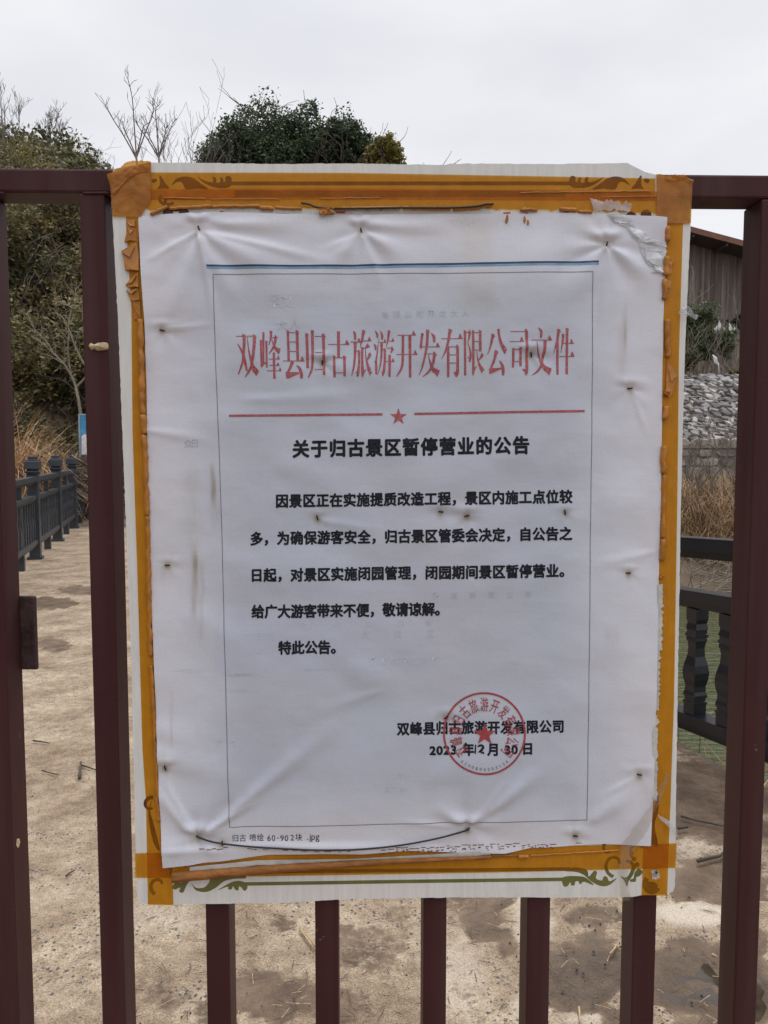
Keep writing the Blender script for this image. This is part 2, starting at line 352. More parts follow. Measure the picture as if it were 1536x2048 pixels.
for nm, arr in (('mud', mud), ('dry', dry)):
    a = po.data.attributes.new(nm, 'FLOAT', 'POINT'); a.data.foreach_set('value', arr)
# ground slab before the gate, where the photographer stands
g = MB(); g.box((-4.2, -6, -.3), (3.2, .899, -.004)); tag(g.build('forecourt_pavement', m), kind='structure')
# puddle
c0 = onground(1428, 1990); g = MB(); ring = []
for k in range(60):
    a = 2*math.pi*k/60; px = 1428 + math.cos(a)*(105 + 40*fn(math.cos(a)*2.2, math.sin(a)*2.2, 4)); py = 1995 + math.sin(a)*(58 + 40*fn(math.cos(a)*3, math.sin(a)*3, 8))
    q = onground(px, py); ring.append((q.x, q.y, -.0058))
g.add(ring, [tuple(range(60))[::-1]])
m2 = mat('puddle_water', (.05, .036, .024), .03, .3, 20, .02, 9, spec=.5)
tag(g.build('puddle', m2), kind='structure')

# ------------------------------------------------------------------ steel fence
TH = .0065                                     # board thickness; bar fronts lie just behind it
def fp(px, py): return bd(px, py, -TH - .0008)
DEP = .048
fence = empty('steel_fence', fp(768, 1900) * 1.0, 'dark brown painted steel fence of square bars carrying the notice board', 'fence')
fence.location = (0, fp(768, 1900).y, 0)
def under(px): return fp(px, 381 + 15*(px-0)/1536)
PXC = fp(769, 2048).x - fp(768, 2048).x
def solid_bar(x0, x1, z0, z1):                 # in the fence's own plane: x along the fence
    q = fp(768, 1024)
    def P(u, z, d): v = Vector((0, q.y, z)) + BT * u - BN * d; return (v.x, v.y, v.z)
    mb = MB(); mb.add([P(x0,z0,0),P(x1,z0,0),P(x1,z0,DEP),P(x0,z0,DEP),P(x0,z1,0),P(x1,z1,0),P(x1,z1,DEP),P(x0,z1,DEP)],
        [(0,3,2,1),(4,5,6,7),(0,1,5,4),(1,2,6,5),(2,3,7,6),(3,0,4,7)]); return mb
def uof(px, py):
    q = fp(px, py); return (q - Vector((0, fp(768, 1024).y, q.z))).dot(BT)
zb = fp(0, 381).z; zt = fp(0, 331).z
for cx in (-206, 9, 224, 436, 654, 870, 1077, 1289, 1495, 1706):
    u = uof(cx, 2048); hw = 23.3 * PXC
    bevel(solid_bar(u-hw, u+hw, .06, zb).build('bar', M['steel'], fence), .0022)
bevel(solid_bar(-1.4, 1.4, zb + .0005, zt).build('top_rail', M['steel'], fence), .003)
bevel(solid_bar(-1.4, 1.4, .02, .0595).build('bottom_rail', M['steel'], fence), .003)
# weld beads where the bars meet the rail
for cx in (188, -24):
    mb = MB(); pts = []
    for k in range(15):
        pts.append(fp(cx - 26 + k*3.8, 382.5 + 1.5*fn(k*.9, cx)) + BN*(.0004))
    mb.tube(pts, [.0016 + .0012*fn(k*1.7, 4) for k in range(15)], 7); mb.build('weld_bead', M['steel'], fence, True)
# latch plate welded to the left-hand bar
a = fp(37, 1190); k = 1 + DEP/.99
q0 = at(36, 1192, a.y + DEP - .004); q1 = at(75, 1340, a.y + DEP - .004)
mb = MB(); mb.box((q0.x, q0.y, q1.z), (q1.x, q0.y + .006, q0.z)); bevel(mb.build('latch_plate', M['plate'], fence), .0025, 3)

mb = MB(); o_ = [(29,1683),(34,1682),(36,1689),(34,1698),(31,1701),(28,1695)]; ux = fp(33, 1690)
mb.add([fp(x, y) + BN*.0006 for x, y in o_], [tuple(range(6))[::-1]]); mb.build('paint_chip', M['scrap'], fence)
# pale scrap stuck on the bar
mb = MB(); rows_ = []
out = [(173,690),(178,684),(184,688),(192,684),(203,683),(211,684),(214,690),(213,697),(203,699),(192,700),(184,697),(179,699)]
ctr = fp(195, 691) + BN*.007
vs = [fp(x, y) + BN*.0006 for x, y in out] + [fp(195+(x-195)*.72, 691+(y-691)*.6) + BN*(.0045+.002*fn(x, y)) for x, y in out] + [ctr]
n_ = len(out); fs = []
for i in range(n_):
    j = (i+1) % n_; fs += [(i, i+n_, j+n_, j), (i+n_, 2*n_, j+n_)]
mb.add(vs, fs); tag(mb.build('wood_scrap', M['scrap'], smooth=True), 'pale torn scrap stuck on the bar left of the board', 'scrap')

# ------------------------------------------------------------------ notice board
board = empty('notice_board', bd(800, 1795, -.003), 'white plastic notice board edged with amber tape on the brown fence', 'notice board')
OUT = [(226,338),(300,325),(420,326),(560,328),(700,327),(890,330),(900,327),(1100,328),(1255,326),(1268,333),(1290,344),(1310,349),(1378,362),(1381,450),
       (1370,700),(1362,1000),(1356,1350),(1352,1600),(1350,1770),(1347,1782),(1335,1789),(1285,1790),(1265,1794),(1150,1795),(900,1795),(700,1798),(560,1806),(345,1809),(290,1808),(274,1798),(272,1720),(262,1300),(246,900),(236,640),(225,435)]
def jag(pts, step=9, amp=.7, seed=0):
    o = []
    for i, p in enumerate(pts):
        q = pts[(i+1) % len(pts)]; n = max(1, int(math.hypot(q[0]-p[0], q[1]-p[1]) / step))
        for k in range(n):
            t = k/n; x = p[0]+(q[0]-p[0])*t; y = p[1]+(q[1]-p[1])*t
            if k: x += amp*fn(x*.13, y*.13, seed)*1.6; y += amp*fn(x*.13, y*.13, seed+9)*1.6
            o.append((x, y))
    return o
def extrude(pts, offf, offb, mats, name, parent):
    n = len(pts); mb = MB()
    vs = [bd(x, y, offf) for x, y in pts]; bk = [v - BN*(offf-offb) for v in vs]
    tris = tessellate_polygon([[Vector((x, -y, 0)) for x, y in pts]])
    def ori(t):
        (x0,y0),(x1,y1),(x2,y2) = (pts[i] for i in t); return t if (x1-x0)*(-(y2-y0)) + (y1-y0)*(x2-x0) > 0 else t[::-1]
    mb.add(vs + bk, [ori(t) for t in tris] + [tuple(i+n for i in ori(t)[::-1]) for t in tris])
    mb.m = [0]*len(mb.m); ns = len(mb.m)
    mb.f += [(i, (i+1) % n, (i+1) % n + n, i+n) for i in range(n)]; mb.m += [1]*n
    o = mb.build(name, mats, parent); bm = bmesh.new(); bm.from_mesh(o.data); bmesh.ops.recalc_face_normals(bm, faces=bm.faces); bm.to_mesh(o.data); bm.free(); return o
extrude(jag(OUT), 0, -TH, [M['board'], M['core']], 'panel', board)

def tri(pts):
    t = tessellate_polygon([[Vector((x, -y, 0)) for x, y in pts]]); o = []
    for a in t:
        (x0,y0),(x1,y1),(x2,y2) = (pts[i] for i in a)
        o.append(tuple(a) if (x1-x0)*(-(y2-y0)) + (y1-y0)*(x2-x0) > 0 else tuple(a[::-1]))
    return o
def stroke(pts):                                # variable width stroke: [(x, y, w)]
    n = len(pts); le = []; ri = []
    for i in range(n):
        a = pts[max(0, i-1)]; b = pts[min(n-1, i+1)]; dx, dy = b[0]-a[0], b[1]-a[1]; d = math.hypot(dx, dy) or 1
        nx_, ny_ = -dy/d, dx/d; x, y, w_ = pts[i]
        le.append((x+nx_*w_/2, y+ny_*w_/2)); ri.append((x-nx_*w_/2, y-ny_*w_/2))
    return le + ri[::-1]
def smoothpts(p, n=5):
    if len(p) < 3: return p
    o = []
    for i in range(len(p)-1):
        a, b, c, d = p[max(0, i-1)], p[i], p[i+1], p[min(len(p)-1, i+2)]
        for k in range(n):
            t = k/n; o.append(tuple(.5*(2*b[j]+(c[j]-a[j])*t+(2*a[j]-5*b[j]+4*c[j]-d[j])*t*t+(3*b[j]-a[j]-3*c[j]+d[j])*t**3) for j in range(len(b))))
    return o + [p[-1]]
def smoothloop(p, n=4):
    o = []; m_ = len(p)
    for i in range(m_):
        a, b, c, d = p[i-1], p[i], p[(i+1) % m_], p[(i+2) % m_]
        for k in range(n):
            t = k/n; o.append(tuple(.5*(2*b[j]+(c[j]-a[j])*t+(2*a[j]-5*b[j]+4*c[j]-d[j])*t*t+(3*b[j]-a[j]-3*c[j]+d[j])*t**3) for j in range(2)))
    return o
def circ(x, y, r, n=18, ry=None): return [(x+r*math.cos(2*math.pi*k/n), y+(ry or r)*math.sin(2*math.pi*k/n)) for k in range(n)]
# printed scroll ornaments of the board (polygons in photograph pixels on the board's plane)
def s7(p): return [(x/3.072+200, y/3.072+310) for x, y in p]
def s5(p): return [(x/2.3+200, y/2.3+1500) for x, y in p]
def s6(p): return [(x/2.3+868, y/2.3+1500) for x, y in p]
TL = [[(600,135),(640,156),(688,168),(696,150),(690,138),(705,136),(716,150),(714,168),(733,170),(742,156),(736,142),(748,140),(758,156),(756,168),(772,160),(770,138),(786,128),(806,138),(808,172),(792,198),(750,203),(700,198),(640,172)],
      [(440,185),(470,146),(520,132),(572,142),(622,178),(668,212),(600,206),(530,212),(505,170),(475,166)],
      [(366,124),(388,150),(404,178),(428,206),(390,206),(352,207),(368,180)],
      [(320,150),(345,146),(350,160),(330,172),(318,165)]]
BLs = [[(540,646),(600,610),(640,602),(672,612),(678,635),(664,648),(650,632),(640,628),(636,645),(622,642),(612,626),(606,640),(590,640),(586,628)],
       [(422,614),(442,634),(478,632),(500,612),(508,588),(530,575),(548,590),(572,572),(600,570),(640,560),(660,570),(672,590),(620,592),(570,604),(535,632),(492,652),(455,650),(436,640)],
       [(350,600),(372,612),(388,596),(412,598),(396,626),(382,656),(364,650),(370,632),(345,642),(333,632)]]
BRs = [[(588,596),(602,582),(660,580),(700,588),(736,622),(690,606),(672,618),(664,604),(650,606),(646,622),(632,622),(626,608),(614,626),(596,626)],
       [(600,556),(640,540),(690,545),(708,560),(712,582),(736,556),(750,562),(745,590),(772,600),(780,582),(796,584),(808,604),(842,588),(808,620),(770,626),(726,606),(690,575),(650,560)],
       [(858,580),(884,586),(902,562),(908,530),(880,512),(900,505),(928,535),(912,580),(895,604),(888,628),(874,600)],
       [(940,545),(960,560),(945,580),(930,585),(928,604),(905,606),(902,596),(918,590),(922,566)]]
parts = {'redbrown': [], 'olive': [], 'oldred': []}
for p_ in TL:
    q = smoothloop(s7(p_), 3); parts['redbrown'] += [q, [(1602-x, y) for x, y in q]]
parts['redbrown'] += [[(455,363),(1145,363),(1145,370.5),(455,370.5)], [(470,381),(1130,381),(1130,394),(470,394)]]
for c_, r_ in (((352,405),22),((335,398),16)):
    parts['redbrown'].append(stroke([(c_[0]+r_*math.cos(a_), c_[1]+r_*.7*math.sin(a_), 6) for a_ in [k*.35 for k in range(2, 12)]]))
for x_, y_ in ((336,424),(368,423),(1262,430),(1292,426)): parts['redbrown'].append(circ(x_, y_+4, 11, 16))
for p_ in BLs: parts['olive'].append(smoothloop(s5(p_), 3))
for p_ in BRs: parts['olive'].append(smoothloop(s6(p_), 3))
parts['olive'] += [stroke([(482,1768,7),(800,1763,7),(1128,1758.5,7)]), stroke([(470,1744,7),(800,1741,7),(1140,1738,7)])]
for cx_, cy_ in ((1228,1705),(1236,1722),(1262,1700)):
    pass
def spiral(cx, cy, r0, r1, a0, a1, w0, w1, n=16): return stroke([(cx+(r0+(r1-r0)*k/n)*math.cos(a0+(a1-a0)*k/n), cy+(r0+(r1-r0)*k/n)*math.sin(a0+(a1-a0)*k/n), w0+(w1-w0)*k/n) for k in range(n+1)])
parts['olive'] += [spiral(1232,1728,6,26,0,-4.5,5,7), spiral(1218,1697,5,16,1,5,5,7), spiral(1280,1700,22,8,2.4,5.6,5,9), circ(1268,1718,4.5,12), circ(1263,1706,3.8,12), circ(1274,1729,5,12),
     spiral(362,1735,8,24,0,-4,5,8), spiral(318,1770,20,6,2,6,8,5), circ(1300,1772,16,14,9), spiral(1306,1770,12,18,.5,4,8,10)]
for yy in (0, 1):   # side scrolls seen beside the banner
    pass
parts['redbrown'] += [smoothloop([(282,452),(287,470),(286,520),(291,560),(284,558),(277,520),(276,480)],3), smoothloop([(287,470),(299,520),(292,600),(284,560),(286,520)],3),
     smoothloop([(1303,1640),(1312,1600),(1318,1590),(1316,1625),(1309,1650),(1316,1690),(1304,1688),(1300,1660)],3), smoothloop([(305,1600),(300,1620),(308,1650),(320,1700),(309,1690),(300,1655),(297,1620)],3),
     spiral(302,1610,6,16,1,5,4,8)]
parts['oldred'] += [[(437,425),(442,421),(458,426),(458,430),(438,430)], [(672,423),(690,423),(690,427),(672,427)], [(1006,425),(1021,424),(1020,431),(1007,431)], circ(1133,429,9,14,6), [(1049,426),(1056,425),(1055,431),(1049,432)],
     [(550,426),(578,427),(578,428.5),(550,428)]]
off_i = [0]
def flat_print(polys, mt, name, parent, off=.00012):
    mb = MB()
    for p_ in polys:
        off_i[0] += 1; o_ = off + (off_i[0] % 24)*2.5e-6
        mb.add([bd(x, y, o_) for x, y in p_], tri(p_))
    return mb.build(name, mt, parent)
for k_ in ('redbrown', 'olive'):
    cl = {}
    for p_ in parts[k_]:
        mx_, my_ = sum(q[0] for q in p_)/len(p_), sum(q[1] for q in p_)/len(p_)
        big = max(q[0] for q in p_) - min(q[0] for q in p_) > 500
        cl.setdefault(('line', int(my_/300)) if big else (mx_ > 800, int(my_/450)), []).append(p_)
    for key, ps in cl.items(): flat_print(ps, M[k_], 'printed_line' if key[0] == 'line' else 'printed_scroll', board)
for p_ in parts['oldred']: flat_print([p_], M['oldred'], 'old_poster_print', board)

# ------------------------------------------------------------------ amber tape strips
def resample(p, n):
    d = [0]
    for i in range(1, len(p)): d.append(d[-1] + math.hypot(p[i][0]-p[i-1][0], p[i][1]-p[i-1][1]))
    o = []; j = 0
    for k in range(n+1):
        t = d[-1]*k/n
        while j < len(p)-2 and d[j+1] < t: j += 1
        u = (t-d[j])/((d[j+1]-d[j]) or 1); o.append((p[j][0]+(p[j+1][0]-p[j][0])*u, p[j][1]+(p[j+1][1]-p[j][1])*u))
    return o
def strip(A, B, nu, nv, off, amp, ragA=0.0, ragB=0.0, sc=.03, seed=0):
    a = resample(A, nu); b = resample(B, nu); mb = MB()
    for i in range(nu+1):
        (x0, y0), (x1, y1) = a[i], b[i]
        dx, dy = x1-x0, y1-y0; dd = math.hypot(dx, dy) or 1
        ra = ragA*fn(i*.55, seed, 1)*1.5 + ragA*.6*fn(i*1.7, seed, 2); rb = ragB*fn(i*.5, seed, 3)*1.5 + ragB*.7*fn(i*1.9, seed, 4)
        x0 += dx/dd*ra; y0 += dy/dd*ra; x1 += dx/dd*rb; y1 += dy/dd*rb
        for j in range(nv+1):
            t = j/nv; x = x0+(x1-x0)*t; y = y0+(y1-y0)*t
            h = amp*(.5+.5*fn(x*sc, y*sc, seed)) + amp*.5*abs(fn(x*sc*3, y*sc*3, seed+5))
            mb.v.append(tuple(bd(x, y, off + h)))
    for i in range(nu):
        for j in range(nv):
            k = i*(nv+1)+j; mb.f.append((k, k+1, k+nv+2, k+nv+1)); mb.m.append(0)
    return mb
def tape(lab, A, B, nu, nv, off, amp, mt='tape', **k):
    o = strip(A, B, nu, nv, off, amp, **k).build('tape_strip', M[mt], smooth=True)
    return tag(o, lab, 'tape', 'amber tape along the board')
t_left = tape('amber tape strip with puckered flaps down the left edge of the board', [(252,434),(258,540),(263,620),(265,860),(275,1150),(285,1500),(292,1600),(296,1809.5)], [(300,434),(306,540),(311,620),(313,860),(322,1150),(334,1500),(341,1600),(347,1810.5)], 120, 6, .0003, .0003, seed=1)
t_right = tape('amber tape strip with torn inner rolls down the right edge of the board', [(1316,445),(1308,700),(1305,1000),(1296,1400),(1290,1600),(1283,1790.5)], [(1366,445),(1358,700),(1354.5,1000),(1348,1400),(1341,1600),(1334,1791)], 120, 6, .0003, .0003, seed=2)
t_bot = tape('amber tape strip along the bottom edge of the board above the olive line', [(270,1706),(345,1704),(640,1700),(1000,1694),(1285,1688),(1352.5,1686)], [(270.5,1755),(345,1755),(640,1750),(1000,1744),(1285,1737),(1351,1735)], 110, 6, .0007, .0003, seed=3)
t_top1 = tape('upper amber tape strip along the top edge of the board', [(300,345),(700,346),(1310,357)], [(300,400),(700,399),(1310,402)], 110, 6, .0005, .00025, seed=4)
t_top2 = tape('lower ragged amber tape strip over the top edge of the banner', [(224,379),(700,377),(1376,384)], [(300,421),(430,416),(700,417),(900,417),(1100,420),(1330,427)], 150, 6, .0009, .0006, ragB=5, seed=5)
t_tl = tape('layered amber tape patch wrapped over the upper left corner of the board', [(219,349),(222,380),(224,410),(226,433.5)], [(303,324.5),(302,360),(303,400),(282,434)], 30, 24, .0013, .0014, 'tapecorner', sc=.06, seed=6, ragA=1.2)
t_tr = tape('layered amber tape patch wrapped over the upper right corner of the board', [(1312,348.5),(1346,354),(1384,361)], [(1312,448),(1346,448),(1380.5,447)], 24, 24, .0013, .0011, 'tapecorner', sc=.05, seed=7, ragA=1.5)
# a crest of crumpled tape standing up at the upper left corner
mb = strip([(216,352),(240,338),(256,325),(276,323),(302,325)], [(228,392),(246,372),(262,356),(282,346),(303,345)], 30, 12, .0019, .0032, sc=.03, seed=12, ragA=2.2)
mb.build('crumpled_crest', M['tapecorner'], t_tl, True)
mb = strip([(1330,352),(1352,353),(1364,352),(1383,362)], [(1330,362),(1352,364),(1366,362),(1384,368)], 20, 4, .002, .004, sc=.1, seed=13, ragA=3); mb.build('crumpled_crest', M['tapecorner'], t_tr, True)
def roll(par, x0, y0, x1, y1, r, mt='roll', lift=.0, sag=0, n=None):
    n = n or max(6, int(math.hypot(x1-x0, y1-y0)/4)); pts = []; rad = []
    for k in range(n+1):
        t = k/n; x = x0+(x1-x0)*t + 3.0*fn(k*.23, x0, y0) + .8*fn(k*.9, y0); y = y0+(y1-y0)*t + sag*math.sin(t*math.pi) + (1.6*fn(k*.3, y0, x0) if abs(x1-x0) > abs(y1-y0) else 0)
        e = 1 if 0 < k < n else .93; rr_ = r*(.9 + .28*fn(k*.17, x0+3, y0) + .05*fn(k*1.1, y0))*e
        pts.append(bd(x, y, rr_*PXM*.7 + .0007 + lift)); rad.append(max(.0004, rr_*PXM))
    mb = MB(); mb.tube(pts, rad, 9)
    mb.v = [tuple(Vector(v) + BN*(.0003*fn(v[0]*160, v[2]*160, 5)) + BT*(.0003*fn(v[0]*130, v[2]*130, 9))) for v in mb.v]
    return mb.build('curled_edge', M[mt], par, True)
# left strip: long curl and the puckered flaps above it
roll(t_left, 282, 640, 286, 828, 6.5); roll(t_left, 287, 830, 291, 868, 7); roll(t_left, 290, 870, 296, 1030, 6.2); roll(t_left, 296, 1032, 302, 1310, 5.5)
roll(t_left, 304, 1330, 318, 1640, 4, 'roll')
def flap(par, pts, lift, mt='roll', name='curled_flap'):
    pts = [(x/4.45+230, y/4.45+440) for x, y in pts]; n = len(pts); cx = sum(p[0] for p in pts)/n; cy = sum(p[1] for p in pts)/n
    mb = MB(); ang = lift*7919 % 6.28; dx, dy = math.cos(ang), math.sin(ang)*.6
    pr = [(x-cx)*dx + (y-cy)*dy for x, y in pts]; lo, hi = min(pr), max(pr)
    def hh_(x, y): g_ = ((x-cx)*dx + (y-cy)*dy - lo)/((hi-lo) or 1); return .0011 + lift*.55*max(0, min(1, g_*1.25-.1)) + .0004*fn(x*.2, y*.2)
    vs = [bd(x, y, hh_(x, y)) for x, y in pts]; mb.add(vs, tri(pts)); n = len(pts)
    mb.add([*vs, *[bd(x, y, .0003) for x, y in pts]], [(k, k+n, (k+1) % n+n, (k+1) % n) for k in range(n)])
    # a folded-back corner lying on it
    q = [(cx+(x-cx)*.92, cy+(y-cy)*.8) for x, y in pts[:3]] + [(cx-.5, cy)]
    vs = [bd(x, y, hh_(x, y) + .0009 + .0005*k) for k, (x, y) in enumerate(q)]; mb.add(vs, tri(q)); mb.add([*vs, *[v - BN*.0008 for v in vs]], [(k, k+4, (k+1) % 4+4, (k+1) % 4) for k in range(4)])
    return mb.build(name, M[mt], par)
for p_, h_ in (([(100,5),(185,0),(192,70),(150,95),(104,120)],.004), ([(125,75),(160,90),(192,65),(197,190),(140,185),(92,205),(108,140)],.006), ([(64,285),(120,245),(190,195),(212,290),(218,455),(160,450),(100,455),(90,360)],.009),
               ([(94,580),(150,520),(212,468),(218,605),(185,598),(120,606)],.008), ([(100,622),(130,632),(207,612),(230,715),(168,725),(130,690)],.008), ([(160,725),(230,720),(236,890),(205,884),(172,890)],.0045)):
    flap(t_left, p_, h_)
# right strip: inner edge rolls
for a_ in ((1334,455,1333,483,6),(1332,515,1330,552,6.5),(1329,560,1327,600,6),(1333,640,1334,715,6),(1332,780,1331,792,7),(1331,812,1328,838,6),(1326,892,1324,946,6.5),(1326,950,1324,1075,5),(1324,1078,1322,1120,6),(1322,1150,1320,1156,4)):
    roll(t_right, *a_)
def flapr(pts, lift): return flap(t_right, [((x/3.415+1300-230)*4.45, (y/3.415+400-440)*4.45) for x, y in pts], lift)
flapr([(112,1095),(150,1150),(183,1185),(160,1260),(140,1320),(120,1348),(100,1335),(104,1240)], .008); flapr([(108,400),(130,420),(158,412),(140,470),(150,500),(108,520)], .006); flapr([(105,545),(140,548),(132,600),(120,660),(92,690)], .005)
for cx_, y0_, y1_ in ((1322,1168,1300),(1316,1300,1420),(1312,1430,1600)):      # white torn liner between banner and tape
    mb = strip([(cx_-7,y0_),(cx_-9,y1_)], [(cx_+3,y0_),(cx_+1,y1_)], 40, 2, .0012, .001, ragB=4, seed=cx_); mb.build('torn_liner', M['core'], t_right)
# top strip: curled ragged lower edge
for a_ in ((302,430,336,414,4),(340,418,424,413,3.6),(424,414,520,413,3.6),(520,415,548,419,4),(550,416,604,418,3),(640,425,668,425,4.5),(655,420,700,418,3.5),(700,417,800,416,3.2),(805,417,900,419,3.4),(905,419,960,417,3.6),(960,414,984,409,3.5),(1040,420,1075,421,3.5),(1118,419,1152,421,4.5),(1155,424,1185,425,3.5)):
    roll(t_top2, *a_)
roll(t_top2, 328, 396, 412, 398, 1.6); roll(t_top2, 420, 399, 560, 399, 1.2); roll(t_top2, 640, 398, 760, 396, 1.2); roll(t_top2, 1040, 386, 1300, 383, 1.5); roll(t_top2, 1200, 395, 1375, 392, 1.3)
for x_, y_, r_ in ((1012,438,7),(1048,440,5),(1055,446,4)):      # amber flakes hanging below
    pts = [(x_+r_*math.cos(k*1.05+x_)*(.6+.4*abs(fn(k, x_))), y_+1.5*r_*math.sin(k*1.05+x_)) for k in range(6)]
    flap(t_top2, [((x-230)*4.45, (y-440)*4.45) for x, y in pts], .004, name='torn_flake')
mb = strip([(637,420),(668,418)], [(640,434),(669,428)], 12, 5, .004, .004, sc=.2, seed=22); mb.build('torn_flake', M['roll'], t_top2)
# bottom strip: long brown rolled edge
mb = MB(); pts = []; rad = []
for k in range(60):
    t = k/59; x = 347+(982-347)*t; y = 1750 - 40*t + 5*math.sin(t*3.1)*(-1)
    pts.append(bd(x, y, .0062)); rad.append((10.5*(1-t)+3.5*t)*PXM*(1+.12*fn(k*.4, 3)))
mb.tube(pts, rad, 10); mb.build('rolled_edge', M['rollbrown'], t_bot, True)
roll(t_bot, 1035, 1711, 1058, 1710, 5, 'roll'); roll(t_bot, 1060, 1710, 1240, 1699, 2.2, 'roll'); roll(t_bot, 982, 1711, 1035, 1709, 2.6, 'rollbrown')
# liner below the banner's bottom edge
mb = strip([(380,1732),(520,1718),(700,1716),(980,1700)], [(380,1741),(520,1728),(700,1722),(980,1708)], 40, 3, .002, .001, ragB=2, seed=31); mb.build('torn_liner', M['core'], t_bot)
# screw holding the lower right corner
sc_ = empty('fixing_screw', bd(1309, 1747, .002), 'rusty screw with torn plastic at the lower right corner of the board', 'screw')
mb = MB(); q = bd(1311, 1744, .0025); mb.tube([q - BN*.0016, q + BN*.001, q + BN*.0016], [.0032, .0030, .0015], 10); mb.build('head', M['staple'], sc_, True)
mb = strip([(1301,1738),(1308,1736),(1316,1739)], [(1302,1754),(1309,1757),(1317,1753)], 8, 8, .001, .005, sc=.25, seed=41); mb.build('torn_plastic', M['clear'], sc_)

# ------------------------------------------------------------------ vinyl banner
TOPE = [(277,433),(300,431),(340,428),(430,424),(520,428),(620,430),(760,430),(900,428),(1010,429),(1100,427),(1180,426),(1240,431),(1310,434),(1331,437)]
BOTE = [(328,1731),(380,1727),(450,1719),(540,1708),(640,1704),(720,1705),(820,1699),(930,1704),(1010,1705),(1060,1694),(1150,1690),(1210,1686),(1300,1690)]
LEFE = [(277,433),(281,520),(290,640),(294,800),(297,1000),(304,1200),(312,1400),(318,1560),(322,1650),(328,1731)]
RIGE = [(1331,437),(1331,520),(1326,640),(1324,760),(1321,1000),(1316,1200),(1311,1400),(1307,1560),(1303,1640),(1300,1690)]
NU, NV = 230, 282
STAP = [(398,457),(722,461),(1213,489),(325,661),(645,726),(1061,710),(1259,777),(635,1035),(881,1023),(933,1031),(1128,1024),(335,1130),(1255,1145),(892,1433),(331,1534),(1277,1547),(397,1673),(935,1657),(445,1686),(1150,1671)]
# dimple depth (mm), radius (px), fold amplitude, number of folds, direction folds point to
PUCK = [(5,26,4.2,7,1.57),(4.5,22,3.0,7,1.57),(4.5,24,3.6,8,2.0),(2.2,16,1.4,5,0),(3,18,1.6,5,0),(3.4,20,1.8,6,.4),(2.4,18,1.6,6,1.2),(1,14,.7,4,0),(1.6,16,.9,5,0),(2,18,1.2,5,2.6),(.9,12,.7,4,0),(1.6,14,1,5,0),(1.4,14,.9,5,0),(1.6,16,1,5,2.5),(2.4,18,1.6,5,-.6),(1.8,16,1.2,5,2.6),(5,24,3.2,6,-.8),(5,24,3.4,6,-.9),(1.6,14,1,4,-1),(2.2,16,1.4,5,-1)]
FOLDS = [(398,462,300,520,5,1.2),(400,466,430,640,6,1.3),(405,462,640,520,7,1.2),(722,466,650,500,5,.9),(726,466,760,560,6,1.0),(1213,494,1150,530,5,1.0),(1213,494,1200,640,6,1.1),(397,1668,520,1600,5,1.2),(395,1670,330,1560,5,1.1),(937,1652,1010,1560,5,1.2),(930,1655,800,1640,5,.9),(326,661,420,650,4,.7),(1259,777,1290,860,5,.9),(1277,1547,1200,1590,5,.8),(900,1433,980,1400,5,.7),(640,1040,760,1060,8,.6),(290,860,420,880,9,.8),(1320,1100,1190,1130,9,.8),(500,800,720,790,12,.7),(760,1380,640,1420,10,.7),(420,1660,640,1475,13,2.4),(950,1640,1080,1540,13,2.6),(385,1665,305,1570,12,2.0),(920,1645,870,1610,12,1.8),(398,470,345,640,20,2.6),(400,470,470,600,18,2.4),(410,470,560,540,22,1.9),(722,470,690,520,14,1.6),(728,470,800,510,16,1.6),
    (1213,495,1175,590,16,1.8),(1225,500,1310,560,18,1.9),(300,1500,480,1555,26,1.8),(310,1450,420,1490,30,1.2),(440,450,620,452,16,1.8),(740,455,900,452,14,1.4),(640,745,800,735,30,1.1),(700,870,1000,980,46,1.5),(560,930,760,985,40,1.0),(1180,1640,1270,1570,18,1.8),(700,1330,900,1420,40,1.3),(850,1560,990,1500,30,1.0),(450,1120,640,1150,36,.9),(330,1700,500,1697,10,1.5),(500,1690,900,1696,9,1.3),
    (1000,920,1180,860,40,1.2),(420,760,560,700,50,1.2),(900,560,1150,600,60,1.1),(380,1230,560,1300,40,1.1)]
